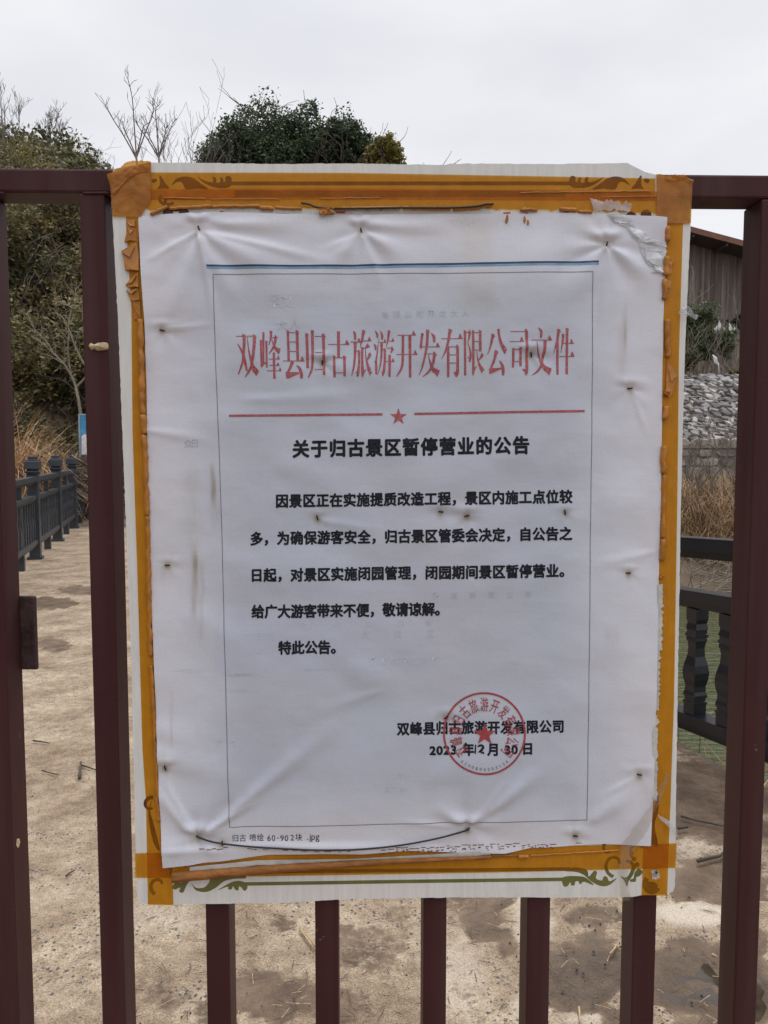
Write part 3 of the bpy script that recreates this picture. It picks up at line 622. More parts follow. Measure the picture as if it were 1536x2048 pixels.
def H(x, y):
    e = min(x-283, 1328-x, y-432, 1712-y); h = 1.6 + 3.2*sm(0, 120, e)
    h += 2.6*fn(x*.0052, y*.0048, 3) + 1.9*fn(x*.0105, y*.0125, 7) + .32*fn(x*.028, y*.035, 1) + .12*fn(x*.07, y*.09, 6)
    for (sx_, sy_), (dp, rr, am_, nf, dr_) in zip(STAP, PUCK):
        dx, dy = x-sx_, y-sy_; r = math.hypot(dx, dy)
        if r > rr*10: continue
        th = math.atan2(dy, dx); wd = .35 + .65*max(0, math.cos(th-dr_))
        h -= dp*1.05*math.exp(-(r/rr)**1.3)
        h += am_*1.25*wd*math.cos(nf*th + sx_*.7)*(r/(r+rr*.5))*math.exp(-r/(rr*(2.9 if dp > 4 else 1.7)))
        # the sheet bulges over the staple
        h += dp*1.05*math.exp(-((dx/(rr*1.3))**2 + ((dy+rr*.75)/(rr*.45))**2))
    for x0, y0, x1, y1, wd, am_ in FOLDS:
        L_ = math.hypot(x1-x0, y1-y0); tx, ty = (x1-x0)/L_, (y1-y0)/L_; t = ((x-x0)*tx+(y-y0)*ty)/L_
        if -.15 < t < 1.3:
            dd = (x-x0)*ty-(y-y0)*tx; wv = wd*(.55+.9*max(0, t)); k = dd/wv
            if abs(k) < 3: h += am_*1.7*math.exp(-k*k)*sm(-.15, .12, t)*sm(1.3, .5, t)*(1 if k > 0 else 1)
    # the right-hand upper corner and the bottom edge lift off
    h += 4*sm(60, 0, math.hypot(x-1328, (y-437)*.8)) + 3.0*sm(22, 0, 1712-y-.02*(1300-x)+fn(x*.01, 2)*8)*(.5+.5*fn(x*.012, 9))
    h += 5*sm(90, 0, math.hypot(x-330, y-1728))
    return max(.9, h)*.001
te, be, le_, re_ = resample(TOPE, NU), resample(BOTE, NU), resample(LEFE, NV), resample(RIGE, NV)
import numpy as np
GH = {}
g = MB(); pxy = []
for j in range(NV+1):
    t = j/NV
    for i in range(NU+1):
        s_ = i/NU
        x = (1-t)*te[i][0]+t*be[i][0]+(1-s_)*le_[j][0]+s_*re_[j][0]-((1-s_)*(1-t)*277+s_*(1-t)*1331+(1-s_)*t*328+s_*t*1300)
        y = (1-t)*te[i][1]+t*be[i][1]+(1-s_)*le_[j][1]+s_*re_[j][1]-((1-s_)*(1-t)*433+s_*(1-t)*437+(1-s_)*t*1731+s_*t*1690)
        pxy.append((x, y)); g.v.append(tuple(bd(x, y, H(x, y))))
g.f = [(j*(NU+1)+i, (j+1)*(NU+1)+i, (j+1)*(NU+1)+i+1, j*(NU+1)+i+1) for j in range(NV) for i in range(NU)]; g.m = [0]*len(g.f)
# weathering of the sheet: warm and bluish patches, rain streaks, rings round the staples
col = []
STREAK = [(427,930,1010,5,.42),(390,1090,1240,7,.30),(394,1110,1180,3,.25),(432,965,1060,9,.12),(1249,610,700,4,.26),(1243,650,770,9,.12),(1120,470,560,30,.05),(385,930,1100,16,.10),(345,1380,1500,3,.14),(1213,1255,1285,7,.12),(405,1120,1290,4,.16)]
BLOT = [(1228,1272,10,16,.18),(478,1348,32,2.4,.38),(375,1341,24,2.4,.28),(620,1337,36,1.8,.25),(470,1380,26,2,.14),(460,1600,9,8,.14),(490,1585,8,6,.14),(1030,1325,14,3,.12),(856,1246,5,5,.3),(933,1036,28,4,.25),(1118,540,4,3,.2),(820,1240,3,3,.2),(1040,1520,8,6,.10),(600,1247,14,4,.10),(840,1290,10,4,.08),(620,438,60,14,.2),(700,1690,220,9,.10),(360,1715,40,12,.14),(1290,1560,16,60,.08),(300,700,10,90,.06),(960,445,140,16,.10),(1180,470,30,22,.12),(330,1150,14,24,.12),(545,440,40,16,.14),(930,445,40,12,.14)]
for x, y in pxy:
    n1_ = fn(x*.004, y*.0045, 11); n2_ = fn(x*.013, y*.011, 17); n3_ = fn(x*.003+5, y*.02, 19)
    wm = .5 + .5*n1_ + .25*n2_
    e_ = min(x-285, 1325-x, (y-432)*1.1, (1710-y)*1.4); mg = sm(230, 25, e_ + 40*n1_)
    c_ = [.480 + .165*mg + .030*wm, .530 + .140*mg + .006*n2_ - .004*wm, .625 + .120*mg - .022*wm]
    # faint show-through of the sheet behind, in printed blocks
    if 430 < x < 880 and 1222 < y < 1342: c_ = [c_[0]*.968, c_[1]*.975, c_[2]*1.0]
    if 520 < x < 1090 and 1130 < y < 1190: c_ = [c_[0]*.98, c_[1]*.985, c_[2]]
    if 352 < x < 620 and 1440 < y < 1650: c_ = [c_[0]*.975, c_[1]*.982, c_[2]*.995]
    if 505 < x < 600 and 575 < y < 640: c_ = [c_[0]*1.01, c_[1]*.985, c_[2]*.985]
    if 400 < x < 470 and 820 < y < 900: c_ = [c_[0]*.98, c_[1]*.98, c_[2]]
    if 1000 < x < 1155 and 1565 < y < 1650: c_ = [c_[0]*.965, c_[1]*.97, c_[2]*.985]
    k = sm(48, 14, abs(x-955))*sm(430, 470, y)*sm(900, 560, y)*.085*(1+n2_)
    c_ = [c_[0]*(1-k*.35), c_[1]*(1-k*.7), c_[2]*(1-k*1.5)]
    d_ = 0
    for sx_, y0, y1, wd, a_ in STREAK:
        if abs(x-sx_) < wd*3 and y0-20 < y < y1+20:
            d_ += a_*1.35*math.exp(-((x-sx_+3*fn(y*.02, sx_))/wd)**2)*sm(y0-15, y0+25, y)*sm(y1+15, y1-30, y)*(.7+.6*fn(x*.3, y*.02))
    for bx, by, rx_, ry_, a_ in BLOT:
        q = ((x-bx)/rx_)**2+((y-by)/ry_)**2
        if q < 5: d_ += a_*math.exp(-q)*(.7+.6*fn(x*.2, y*.2))
    for sx_, sy_ in STAP:
        r = math.hypot(x-sx_, (y-sy_-3)*.9)
        if r < 34: d_ += .42*math.exp(-(r/6.5)**2)+.15*math.exp(-(r/17)**2)*(1+1.2*fn(x*.1, y*.06))
    d_ = min(.75, max(0, d_)); c_ = [c_[0]*(1-d_*.80), c_[1]*(1-d_*.97), c_[2]*(1-d_*1.2)]
    if y > 1690: c_ = [c*(1-.1*sm(1690, 1725, y)) for c in c_]
    col.append(c_)
m = bpy.data.materials.new('printed_vinyl'); m.use_nodes = True; t = m.node_tree; p = t.nodes['Principled BSDF']; l = t.links.new
at_ = N(t, 'ShaderNodeAttribute', attribute_name='wear'); uv = N(t, 'ShaderNodeAttribute', attribute_name='sheet')
sp_ = N(t, 'ShaderNodeSeparateXYZ'); l(uv.outputs['Vector'], sp_.inputs[0])
def wav(sock, per):
    a_ = N(t, 'ShaderNodeMath', operation='MULTIPLY'); a_.inputs[1].default_value = 2*math.pi/per; l(sock, a_.inputs[0])
    b_ = N(t, 'ShaderNodeMath', operation='SINE'); l(a_.outputs[0], b_.inputs[0]); return b_.outputs[0]
wx, wy = wav(sp_.outputs['X'], .00265), wav(sp_.outputs['Y'], .00265)
ad_ = N(t, 'ShaderNodeMath', operation='ADD'); l(wx, ad_.inputs[0]); l(wy, ad_.inputs[1])
mr_ = N(t, 'ShaderNodeMapRange'); mr_.inputs['From Min'].default_value = -2; mr_.inputs['From Max'].default_value = 2; mr_.inputs['To Min'].default_value = -.026; mr_.inputs['To Max'].default_value = .022; l(ad_.outputs[0], mr_.inputs['Value'])
pn = N(t, 'ShaderNodeTexNoise'); pn.inputs['Scale'].default_value = 26; l(uv.outputs['Vector'], pn.inputs['Vector'])
pr_ = N(t, 'ShaderNodeMapRange'); pr_.inputs['From Min'].default_value = .35; pr_.inputs['From Max'].default_value = .65; l(pn.outputs['Fac'], pr_.inputs['Value'])
pm_ = N(t, 'ShaderNodeMath', operation='MULTIPLY'); l(mr_.outputs[0], pm_.inputs[0]); l(pr_.outputs[0], pm_.inputs[1])
p1_ = N(t, 'ShaderNodeMath', operation='ADD'); p1_.inputs[1].default_value = 1; l(pm_.outputs[0], p1_.inputs[0])
fz = N(t, 'ShaderNodeTexNoise'); fz.inputs['Scale'].default_value = 420; fz.inputs['Detail'].default_value = 3; l(uv.outputs['Vector'], fz.inputs['Vector'])
fr = N(t, 'ShaderNodeMapRange'); fr.inputs['From Min'].default_value = .3; fr.inputs['From Max'].default_value = .7; fr.inputs['To Min'].default_value = .955; fr.inputs['To Max'].default_value = 1.04; l(fz.outputs['Fac'], fr.inputs['Value'])
mu = N(t, 'ShaderNodeMath', operation='MULTIPLY'); l(p1_.outputs[0], mu.inputs[0]); l(fr.outputs[0], mu.inputs[1])
vs_ = N(t, 'ShaderNodeVectorMath', operation='SCALE'); l(at_.outputs['Color'], vs_.inputs[0]); l(mu.outputs[0], vs_.inputs['Scale']); l(vs_.outputs[0], p.inputs['Base Color'])
p.inputs['Roughness'].default_value = .36; p.inputs['Specular IOR Level'].default_value = .5
bp = N(t, 'ShaderNodeBump'); bp.inputs['Strength'].default_value = .1; bp.inputs['Distance'].default_value = .0006
cr2 = N(t, 'ShaderNodeTexNoise'); cr2.inputs['Scale'].default_value = 60; cr2.inputs['Detail'].default_value = 4
mp2 = N(t, 'ShaderNodeMapping'); mp2.inputs['Scale'].default_value = (.35, 2.6, 1); l(uv.outputs['Vector'], mp2.inputs[0]); l(mp2.outputs[0], cr2.inputs['Vector'])
hh = N(t, 'ShaderNodeMath', operation='MULTIPLY_ADD'); l(cr2.outputs['Fac'], hh.inputs[0]); hh.inputs[1].default_value = 2.4; hh.inputs[2].default_value = 0
l(hh.outputs[0], bp.inputs['Height']); l(bp.outputs[0], p.inputs['Normal'])
banner = empty('notice_banner', bd(810, 1690, .003), 'wrinkled white vinyl notice with red heading and black text, stapled to the board', 'banner')
so_ = g.build('sheet', m, banner, True)
a = so_.data.attributes.new('wear', 'FLOAT_COLOR', 'POINT'); a.data.foreach_set('color', [v for c_ in col for v in (*c_, 1)])
a = so_.data.attributes.new('sheet', 'FLOAT_VECTOR', 'POINT'); a.data.foreach_set('vector', [v for x, y in pxy for v in (x*PXM, -y*PXM, 0)])

# ---- print on the banner: every mark follows the sheet's folds
def printed(polys, mt, name, off=.00035, maxlen=5.0, meshes=()):
    bm = bmesh.new()
    for p_ in polys:
        vs = [bm.verts.new((x, -y, 0)) for x, y in p_]
        for a_ in tri(p_):
            try: bm.faces.new([vs[i] for i in a_])
            except ValueError: pass
    for vs0, fs0 in meshes:
        vs = [bm.verts.new((x, -y, 0)) for x, y in vs0]
        for f_ in fs0:
            try: bm.faces.new([vs[i] for i in f_])
            except ValueError: pass
    for it in range(7):
        lim = maxlen
        es = [e for e in bm.edges if e.calc_length() > lim]
        if not es: break
        bmesh.ops.subdivide_edges(bm, edges=es, cuts=1); bmesh.ops.triangulate(bm, faces=[f_ for f_ in bm.faces if len(f_.verts) > 3])
    # tiny separate heights per loose piece so that crossing strokes never share a plane
    bm.verts.index_update(); seen = set(); lv = 0
    for v in bm.verts:
        if v in seen: continue
        lv += 1; st = [v]; seen.add(v)
        while st:
            u = st.pop(); x, y = u.co.x, -u.co.y; st2 = [e.other_vert(u) for e in u.link_edges]
            u.co = bd(x, y, H(x, y) + off + (lv % 40)*1.2e-6)
            for q in st2:
                if q not in seen: seen.add(q); st.append(q)
    for f_ in bm.faces:
        f_.normal_update()
        if f_.normal.dot(BN) < 0: f_.normal_flip()
        f_.smooth = True
    me = bpy.data.meshes.new(name); bm.to_mesh(me); bm.free(); me.materials.append(M[mt])
    o = bpy.data.objects.new(name, me); COL.objects.link(o); o.parent = banner; o.matrix_parent_inverse = Matrix.Translation(banner.location).inverted(); return o
_gc = {}
def glyph(ch, bold):
    if (ch, bold) in _gc: return _gc[ch, bold]
    cu = bpy.data.curves.new('g', 'FONT'); cu.body = ch; cu.size = 1; cu.offset = bold; cu.resolution_u = 3; cu.fill_mode = 'FRONT'
    o = bpy.data.objects.new('g', cu); COL.objects.link(o); bpy.context.view_layer.update()
    me = bpy.data.meshes.new_from_object(o.evaluated_get(bpy.context.evaluated_depsgraph_get()))
    r = ([(v.co.x, v.co.y) for v in me.vertices], [tuple(f_.vertices) for f_ in me.polygons])
    bpy.data.objects.remove(o); bpy.data.curves.remove(cu); bpy.data.meshes.remove(me); _gc[ch, bold] = r; return r
gv = glyph('国', 0)[0]; ECX = (min(v[0] for v in gv)+max(v[0] for v in gv))/2; ECY = (min(v[1] for v in gv)+max(v[1] for v in gv))/2; EH = max(v[1] for v in gv)-min(v[1] for v in gv)
def put(ch, cx, cy, w_, h_, rot=0, bold=.016, slope=0.0, centre=False):     # w_, h_: size of the em square's ink in pixels
    vs, fs = glyph(ch, bold)
    ex, ey = ECX, ECY
    if centre and vs: ex = (min(v[0] for v in vs)+max(v[0] for v in vs))/2; ey = (min(v[1] for v in vs)+max(v[1] for v in vs))/2
    c_, s_ = math.cos(rot), math.sin(rot); o = []
    for x, y in vs:
        X = (x-ex)/EH*w_; Y = -(y-ey)/EH*h_; Y += slope*X
        o.append((cx + X*c_ - Y*s_, cy + X*s_ + Y*c_))
    return o, fs
def fat(pieces, d):
    if not d: return pieces
    out = []
    for vs, fs in pieces:
        for k in range(8): out.append(([(x + d*math.cos(k*math.pi/4), y + d*math.sin(k*math.pi/4)) for x, y in vs], fs))
    return out
def line(txt, x0, y0, x1, y1, w_, h_, bold=.016, skip=()):
    n = len(txt); out = []
    for i, ch in enumerate(txt):
        if ch == ' ' : continue
        t = i/(n-1) if n > 1 else 0
        out.append(put(ch, x0+(x1-x0)*t, y0+(y1-y0)*t, w_, h_, 0, bold, (y1-y0)/(x1-x0) if n > 1 else 0))
    return out
BO = 0
printed([], 'ink', 'heading_text', meshes=fat(line('关于归古景区暂停营业的公告', 602.4, 898.5, 1040, 891, 30, 32, 0), 1.5))
for tx_, a_ in (('因景区正在实施提质改造工程，景区内施工点位较', (565, 1002, 1130, 993.3)), ('多，为确保游客安全，归古景区管委会决定，自公告之', (514, 1077, 1129.5, 1067)), ('日起，对景区实施闭园管理，闭园期间景区暂停营业。', (514.5, 1149.5, 1129.7, 1140.5)),
    ('给广大游客带来不便，敬请谅解。', (516.8, 1222.5, 882, 1217)), ('特此公告。', (570.5, 1294, 675, 1292.4))):
    printed([], 'ink', 'body_text', meshes=fat(line(tx_, *a_, 23, 24.5, 0), 1.12))
printed([], 'ink', 'signature_text', meshes=fat(line('双峰县归古旅游开发有限公司', 806, 1455, 1114.6, 1450.5, 22, 23.5, 0), 1.05))
sig = []
for i, ch in enumerate('2023'): sig.append(put(ch, 864.5 + i*13.9, 1498 - i*.3, 22, 20.5, 0, 0, centre=True))
for i, ch in enumerate('30'): sig.append(put(ch, 1013 + i*14.2, 1495.6, 22, 20.5, 0, 0, centre=True))
for ch, x_ in (('年', 935.5), ('月', 985), ('日', 1053.4)): sig.append(put(ch, x_, 1496 - (x_-935)*.012, 21, 22.5, 0, 0))
printed([], 'ink', 'date_text', meshes=fat(sig, 1.15))
hand = [stroke([(950,1486,2.6),(949.5,1495,2.8),(949,1504,2.4)]),
        stroke(smoothpts([(954,1490,3.2),(960,1487,4.2),(965,1490,4.6),(962,1496,5),(957,1502,4.6),(963,1502.5,5.2),(967,1502,4.2)], 4))]
printed(hand, 'ink', 'handwritten_number', off=.0005)
cap = []
for ch, x_, b_ in (('归',471,0),('古',486,0),('喷',506,0),('绘',521,0),('块',598,0)): cap.append(put(ch, x_, 1675.5-(x_-471)*.03, 12.5, 14, 0, 0))
xx = 534
for ch in '60-90': cap.append(put(ch, xx+4.4, 1674.6-(xx-534)*.02 , 14, 14.5, 0, -.002, centre=True)); xx += 9 if ch != '-' else 8
cap.append(put('2', 585, 1672.6, 14, 14.5, 0, -.002, centre=True))
for ch, x_, y_ in (('.',616,1676),('j',620.5,1672.6),('p',627,1674),('g',635.4,1674)): cap.append(put(ch, x_, y_, 16, 17, 0, -.002, centre=True))
printed([], 'ink', 'caption_text', meshes=cap)
# red title, drawn stroke by stroke; coordinates are 10.24 per photograph pixel
GL = {470: """
h40,245,180 p165,180,240,255,230,290,165,245 s200,215,60,203,400,58,190,600,56,175,760,45,125,910,34,80,1020,18 s65,395,8,125,490,34,185,620,50,225,780,56,258,950,34
h248,242,395 p380,195,455,260,445,300,385,245 s412,225,62,408,420,62,385,640,58,355,820,50,310,940,48,220,1072,18 s265,255,10,290,480,24,325,660,40,370,830,60,430,960,100 p510,955,450,1055,385,960,410,840
s593,160,44,595,480,42,595,800,40 s542,320,38,550,600,40,560,870,40 p520,320,575,345,560,380,520,360 p540,775,680,775,680,805,620,812,560,885,540,860 s655,335,42,665,880,38 p635,330,680,345,680,380,635,370
s745,130,50,745,270,40,705,430,10 p720,125,780,155,765,180,720,180 h760,270,830 p825,210,885,265,860,310,820,300 s845,250,55,830,370,50,795,470,45,750,545,28,705,605,12 s765,300,8,795,400,30,840,490,60,900,540,90 p945,500,910,615,840,530,835,460
s808,575,50,812,850,48,820,1110,46 h705,710,930 t870,932,710,895,635 h715,838,920 t860,920,842,890,778 h668,948,962 t905,962,950,932,878
s1090,125,48,1100,450,48,1108,745,48 p1065,115,1115,160,1110,200,1065,180 s1278,125,56,1285,450,54,1292,745,52 p1250,105,1315,165,1310,200,1250,180 h1100,168,1260 h1110,358,1260 h1120,550,1270 h995,745,1430 t1335,1432,748,1378,650
s1185,760,72,1140,880,52,1085,985,45 p1045,970,1310,975,1330,1000,1090,1110,1060,1090 s1265,835,14,1330,900,58,1370,1020,62,1365,1100,58""",
605: """
s92,185,58,105,600,56,112,890,54 p62,175,130,205,125,235,62,230 s205,120,56,212,500,54,212,760,52,190,930,46,155,1020,34,118,1090,14 p175,115,238,135,235,170,175,165 h255,245,410 p400,190,425,180,480,250,470,270,400,260 s430,200,58,440,600,54,448,1030,50 h258,572,415 h255,918,425
s740,140,62,740,400,58,742,670,52 h530,408,960 t870,960,406,905,312 s650,640,50,660,1080,48 p625,632,680,668,675,700,625,690 s860,640,54,868,1060,48 p830,632,900,675,890,710,830,700 h670,680,840 h680,990,850
s1045,135,24,1075,200,52,1080,315,40 h985,355,1195 t1125,1198,362,1150,275 s1250,110,56,1225,290,46,1180,470,10 p1220,105,1298,150,1280,180,1220,180 h1225,335,1410 t1335,1412,335,1365,255 s1080,365,60,1075,640,48,1050,880,38,1008,1050,10 h1090,550,1140 p1135,530,1150,508,1185,550,1185,580,1135,580 s1158,540,48,1158,800,44,1140,980,56,1125,1070,26 p1070,970,1120,985,1120,1010
s1225,460,50,1222,750,46,1228,960,56,1225,1080,22 p1225,950,1310,915,1240,1060 p1215,490,1270,480,1330,385,1385,455,1300,490,1220,515 s1290,500,14,1295,650,22,1325,800,45,1370,950,75 p1430,968,1380,1055,1340,960 s1372,575,14,1375,630,64,1325,730,18""",
740: """
s105,130,14,145,200,44,148,275,28 s80,395,14,110,450,42,115,528,28 s183,280,8,165,400,14,150,560,26,125,730,36,125,900,46,128,1020,36 p80,755,110,750,110,775 s215,140,14,245,220,50,243,315,28 h185,365,320 t275,328,370,300,300 s385,125,50,368,290,38,328,480,8 p360,120,420,150,400,185,360,180 h365,342,490 t438,492,345,462,278
s235,370,52,235,560,44,215,800,32,155,1040,8 h240,515,290 p275,490,300,482,328,540,320,560,275,550 s300,510,46,300,750,44,280,960,50,255,1055,28 p215,978,260,985,255,1010 h348,485,440 p415,490,445,440,492,525,440,550 s455,510,50,425,590,18 s398,625,52,400,900,50,395,1070,40 p335,985,385,1010,385,1030 h330,760,495 t440,495,764,468,692
h555,222,930 t850,935,224,882,135 s670,235,52,668,600,50,660,800,50,620,940,42,535,1065,14 s810,235,58,814,660,54,818,1080,50 h540,615,965 t885,965,615,915,530
s1065,180,50,1040,400,48,1038,450,50 p1040,170,1098,215,1080,250,1038,240 p1000,450,1065,450,1040,515 h1050,460,1420 t1338,1422,460,1370,372 s1175,110,56,1160,400,52,1120,640,46,1060,880,30,1000,1030,12 p1140,105,1218,150,1200,180,1140,180 s1245,180,16,1300,250,62,1305,365,42 h1165,602,1300 p1285,570,1305,545,1360,620,1345,650,1285,640 s1315,590,60,1290,760,52,1240,900,46,1170,990,36,1075,1068,12 s1185,615,10,1215,740,30,1265,880,60,1330,960,100 p1422,940,1375,1070,1290,960,1300,880""",
875: """
s250,95,62,225,270,52,185,450,44,130,600,28,72,710,8 p218,85,300,130,280,165,215,170 h68,292,500 t410,505,292,450,188 s205,450,54,208,760,52,210,1075,48 h220,460,375 p365,440,385,405,430,460,430,490,365,490 s398,450,56,402,800,54,395,980,62,370,1070,40 p320,965,385,970,385,1050,350,1050 h235,625,370 h240,788,370
s548,125,46,552,600,45,555,1045,44 p525,112,580,155,575,180,525,175 h570,163,630 p625,120,650,115,678,175,670,200,625,200 s648,160,48,630,290,32,610,380,14,650,500,26,665,620,44,650,740,38,635,770,16 p595,660,640,675,630,710 s715,125,46,720,500,48,720,940,50,712,1040,16 p692,112,745,160,692,185 p735,890,805,830,720,1010,690,930 h740,168,840 h745,350,835 h745,525,835 s860,125,54,862,550,54 p830,115,850,108,890,165,885,190,830,190
s793,545,10,805,680,24,840,810,42,895,920,80 p952,915,890,1005,860,920 s890,585,14,895,640,60,835,730,14
s1122,195,60,1090,370,46,1050,510,28,1012,612,12 p1095,180,1165,240,1140,280,1085,260 s1232,95,50,1245,230,44,1290,400,64,1350,500,90 p1412,500,1360,612,1300,510 s1185,530,66,1160,680,52,1110,820,44,1075,900,40 p1155,515,1228,580,1200,620,1150,600 p1040,900,1280,885,1300,905,1065,1015,1045,1000 s1252,740,14,1305,830,58,1328,940,62,1325,1040,40""",
1010: """
h90,148,395 p388,110,405,85,452,150,445,170,388,170 s418,130,58,428,600,56,425,930,62,402,1035,36 p320,912,400,910,400,1030,370,960 h75,355,350 t280,365,352,315,258 s150,490,50,150,740,50,142,880,40 p128,480,175,510,128,530 s298,470,56,298,850,50 p270,470,290,460,328,520,270,520 h170,512,280 h170,758,275
s660,70,14,715,150,58,710,278,34 h515,322,935 t845,940,322,885,228 s798,330,66,790,500,60,750,700,50,715,850,44,640,960,38,528,1040,12 p820,330,835,370,820,400 s630,345,12,650,530,28,700,720,48,770,860,80,840,930,110 p935,905,885,1040,790,940,780,830
s1075,100,56,1055,280,50,1020,420,34,970,600,8 p1055,90,1122,150,1100,180,1050,170 s1050,330,52,1052,680,50,1052,1025,46 s1165,195,50,1160,330,44,1118,580,8 p1140,185,1202,235,1180,265,1140,250 s1248,80,52,1244,560,50,1240,1015,48 p1222,70,1285,100,1275,125,1222,120 h1170,390,1380 t1310,1385,392,1330,298 h1095,655,1400 t1315,1402,655,1348,555"""}
polys = []
for ox, txt in GL.items():
    for tok in txt.split():
        c_ = tok[0]; a_ = [float(v) for v in tok[1:].split(',')]; cv = lambda x, y: (ox + x/10.24, 650 + y/10.24)
        if c_ == 'h': x0, y, x1 = a_; pp = [(x0, y-8), (x1, y-8), (x1, y+8), (x0, y+8)]
        elif c_ == 't': x0, x1, y, axx, ay = a_; pp = [(x0, y), (axx-8, ay+6), (axx+8, ay), (x1, y-4), (x1, y+6), (x0, y+6)]
        elif c_ == 'p': pp = list(zip(a_[::2], a_[1::2]))
        else: pp = stroke(smoothpts([tuple(a_[i:i+3]) for i in range(0, len(a_), 3)], 4))
        polys.append([cv(*q) for q in pp])
printed(polys, 'red', 'title_text')
def star(cx, cy, r, rot=0): return [(cx + (r if k % 2 == 0 else r*.4)*math.sin(rot+k*math.pi/5), cy - (r if k % 2 == 0 else r*.4)*math.cos(rot+k*math.pi/5)) for k in range(10)]
printed([stroke([(460,832,4.6),(612,830.5,4.6),(765,829,4.6)]), stroke([(828,828.3,4.6),(1000,825,4.6),(1167,822.5,4.6)])], 'red', 'red_rule')
printed([star(796.5, 834, 17.5)], 'red', 'red_star')
BLN = [(415,533.5),(600,533.5),(800,531),(1000,528),(1195,525)]
printed([stroke([(x, y, 3.6) for x, y in BLN])], 'blue', 'blue_rule'); printed([stroke([(x, y+4.2, 3.6) for x, y in BLN])], 'paleblue', 'pale_blue_rule')
bl = [(428,551,1.15),(432,700,1.15),(440,900,1.15),(446,1100,1.15),(451,1300,1.15),(456,1500,1.15),(460,1653,1.15)]
bt = [(428,551,1.15),(700,549,1.15),(950,548,1.15),(1183,545.5,1.15)]; br = [(1183,545.5,1.15),(1182,800,1.15),(1179,1050,1.15),(1176,1350,1.15),(1172,1637,1.15)]; bb = [(460,1653,1.15),(520,1651,1.15),(700,1647,1.15),(1000,1641,1.15),(1172,1637,1.15)]
printed([stroke(q) for q in (bl, bt, br, bb)], 'thin', 'border_line')
# round company seal
CX, CY = 967.5, 1464
ringp = [stroke([(CX+80.5*math.cos(a0+k*math.pi/30), CY+79.5*math.sin(a0+k*math.pi/30), 3.8) for k in range(21)]) for a0 in (0, 2*math.pi/3, 4*math.pi/3)]
seal = []
for i, ch in enumerate('双峰县归古旅游开发有限公司'):
    a_ = R((i-6)*21.2); seal.append(put(ch, CX+57*math.sin(a_), CY-57*math.cos(a_), 15, 26, a_, .004))
num = []
for i, ch in enumerate('4313000080426'):
    a_ = R((i-6)*-6.4); num.append(put(ch, CX+71*math.sin(a_), CY+70*math.cos(a_), 7.5, 7.5, -a_, 0, centre=True))
printed(ringp + [star(968, 1465.5, 23)], 'sealred', 'company_seal', off=.00062, meshes=seal); printed([], 'thin', 'seal_number', off=.00062, meshes=num)
# pale print of the sheet underneath showing through
M['ghost'] = mat('show_through_print', (.545, .585, .67), .5, .05, 200)
M['ghostdark'] = mat('show_through_dark_print', (.445, .485, .575), .5, .05, 200)
for tx_, a_, w_ in (('公众', (520, 1298, 540, 1298), 15), ('日众', (520, 1270, 541, 1270), 14), ('开发有限公司开', (748, 1321, 868, 1318), 15), ('文明旅游', (615, 1248, 800, 1244), 14), ('安全人', (440, 1483, 492, 1482), 13), ('日景中', (785, 1550, 815, 1549), 13), ('景区安全中', (775, 1577, 812, 1576), 12), ('景文', (550, 604, 575, 604), 26)):
    printed([], 'ghost', 'show_through_print', off=.00025, meshes=line(tx_, *a_, w_, w_, 0))
for tx_, a_, w_ in (('大人', (565, 652, 590, 650), 20), ('有限公司开发大人', (770, 632, 930, 628), 14), ('众日', (378, 888, 392, 887), 16), ('开发有限公司', (870, 1190, 1055, 1188), 13), ('大日区', (730, 1268, 860, 1266), 14)):
    printed([], 'ghostdark', 'show_through_print', off=.00025, meshes=line(tx_, *a_, w_, w_, 0))
# rusty crease along the bottom
rng = random.Random(5); polys = []
x = 386
while x < 1152:
    L_ = rng.uniform(2, 14); y = 1693 - 8*sm(600, 1100, x) + rng.uniform(-2, 3) + 4*math.sin((x-386)/240)
    dens = 1 if 560 < x < 700 or 760 < x < 1020 else .55
    if rng.random() < dens: polys.append([(x, y-.7), (x+L_, y-1.1+rng.uniform(-.5, .5)), (x+L_, y+.3), (x, y+.8)])
    if 760 < x < 1110:
        for k in range(2):
            yy = y + rng.uniform(2, 8); xa = x + rng.uniform(0, 5)
            polys.append([(xa, yy), (xa+rng.uniform(2, 6), yy+.2), (xa+rng.uniform(2, 5), yy+1.8), (xa, yy+1.5)])
    x += L_ + rng.uniform(0, 4)
printed(polys, 'rust', 'rust_crease')

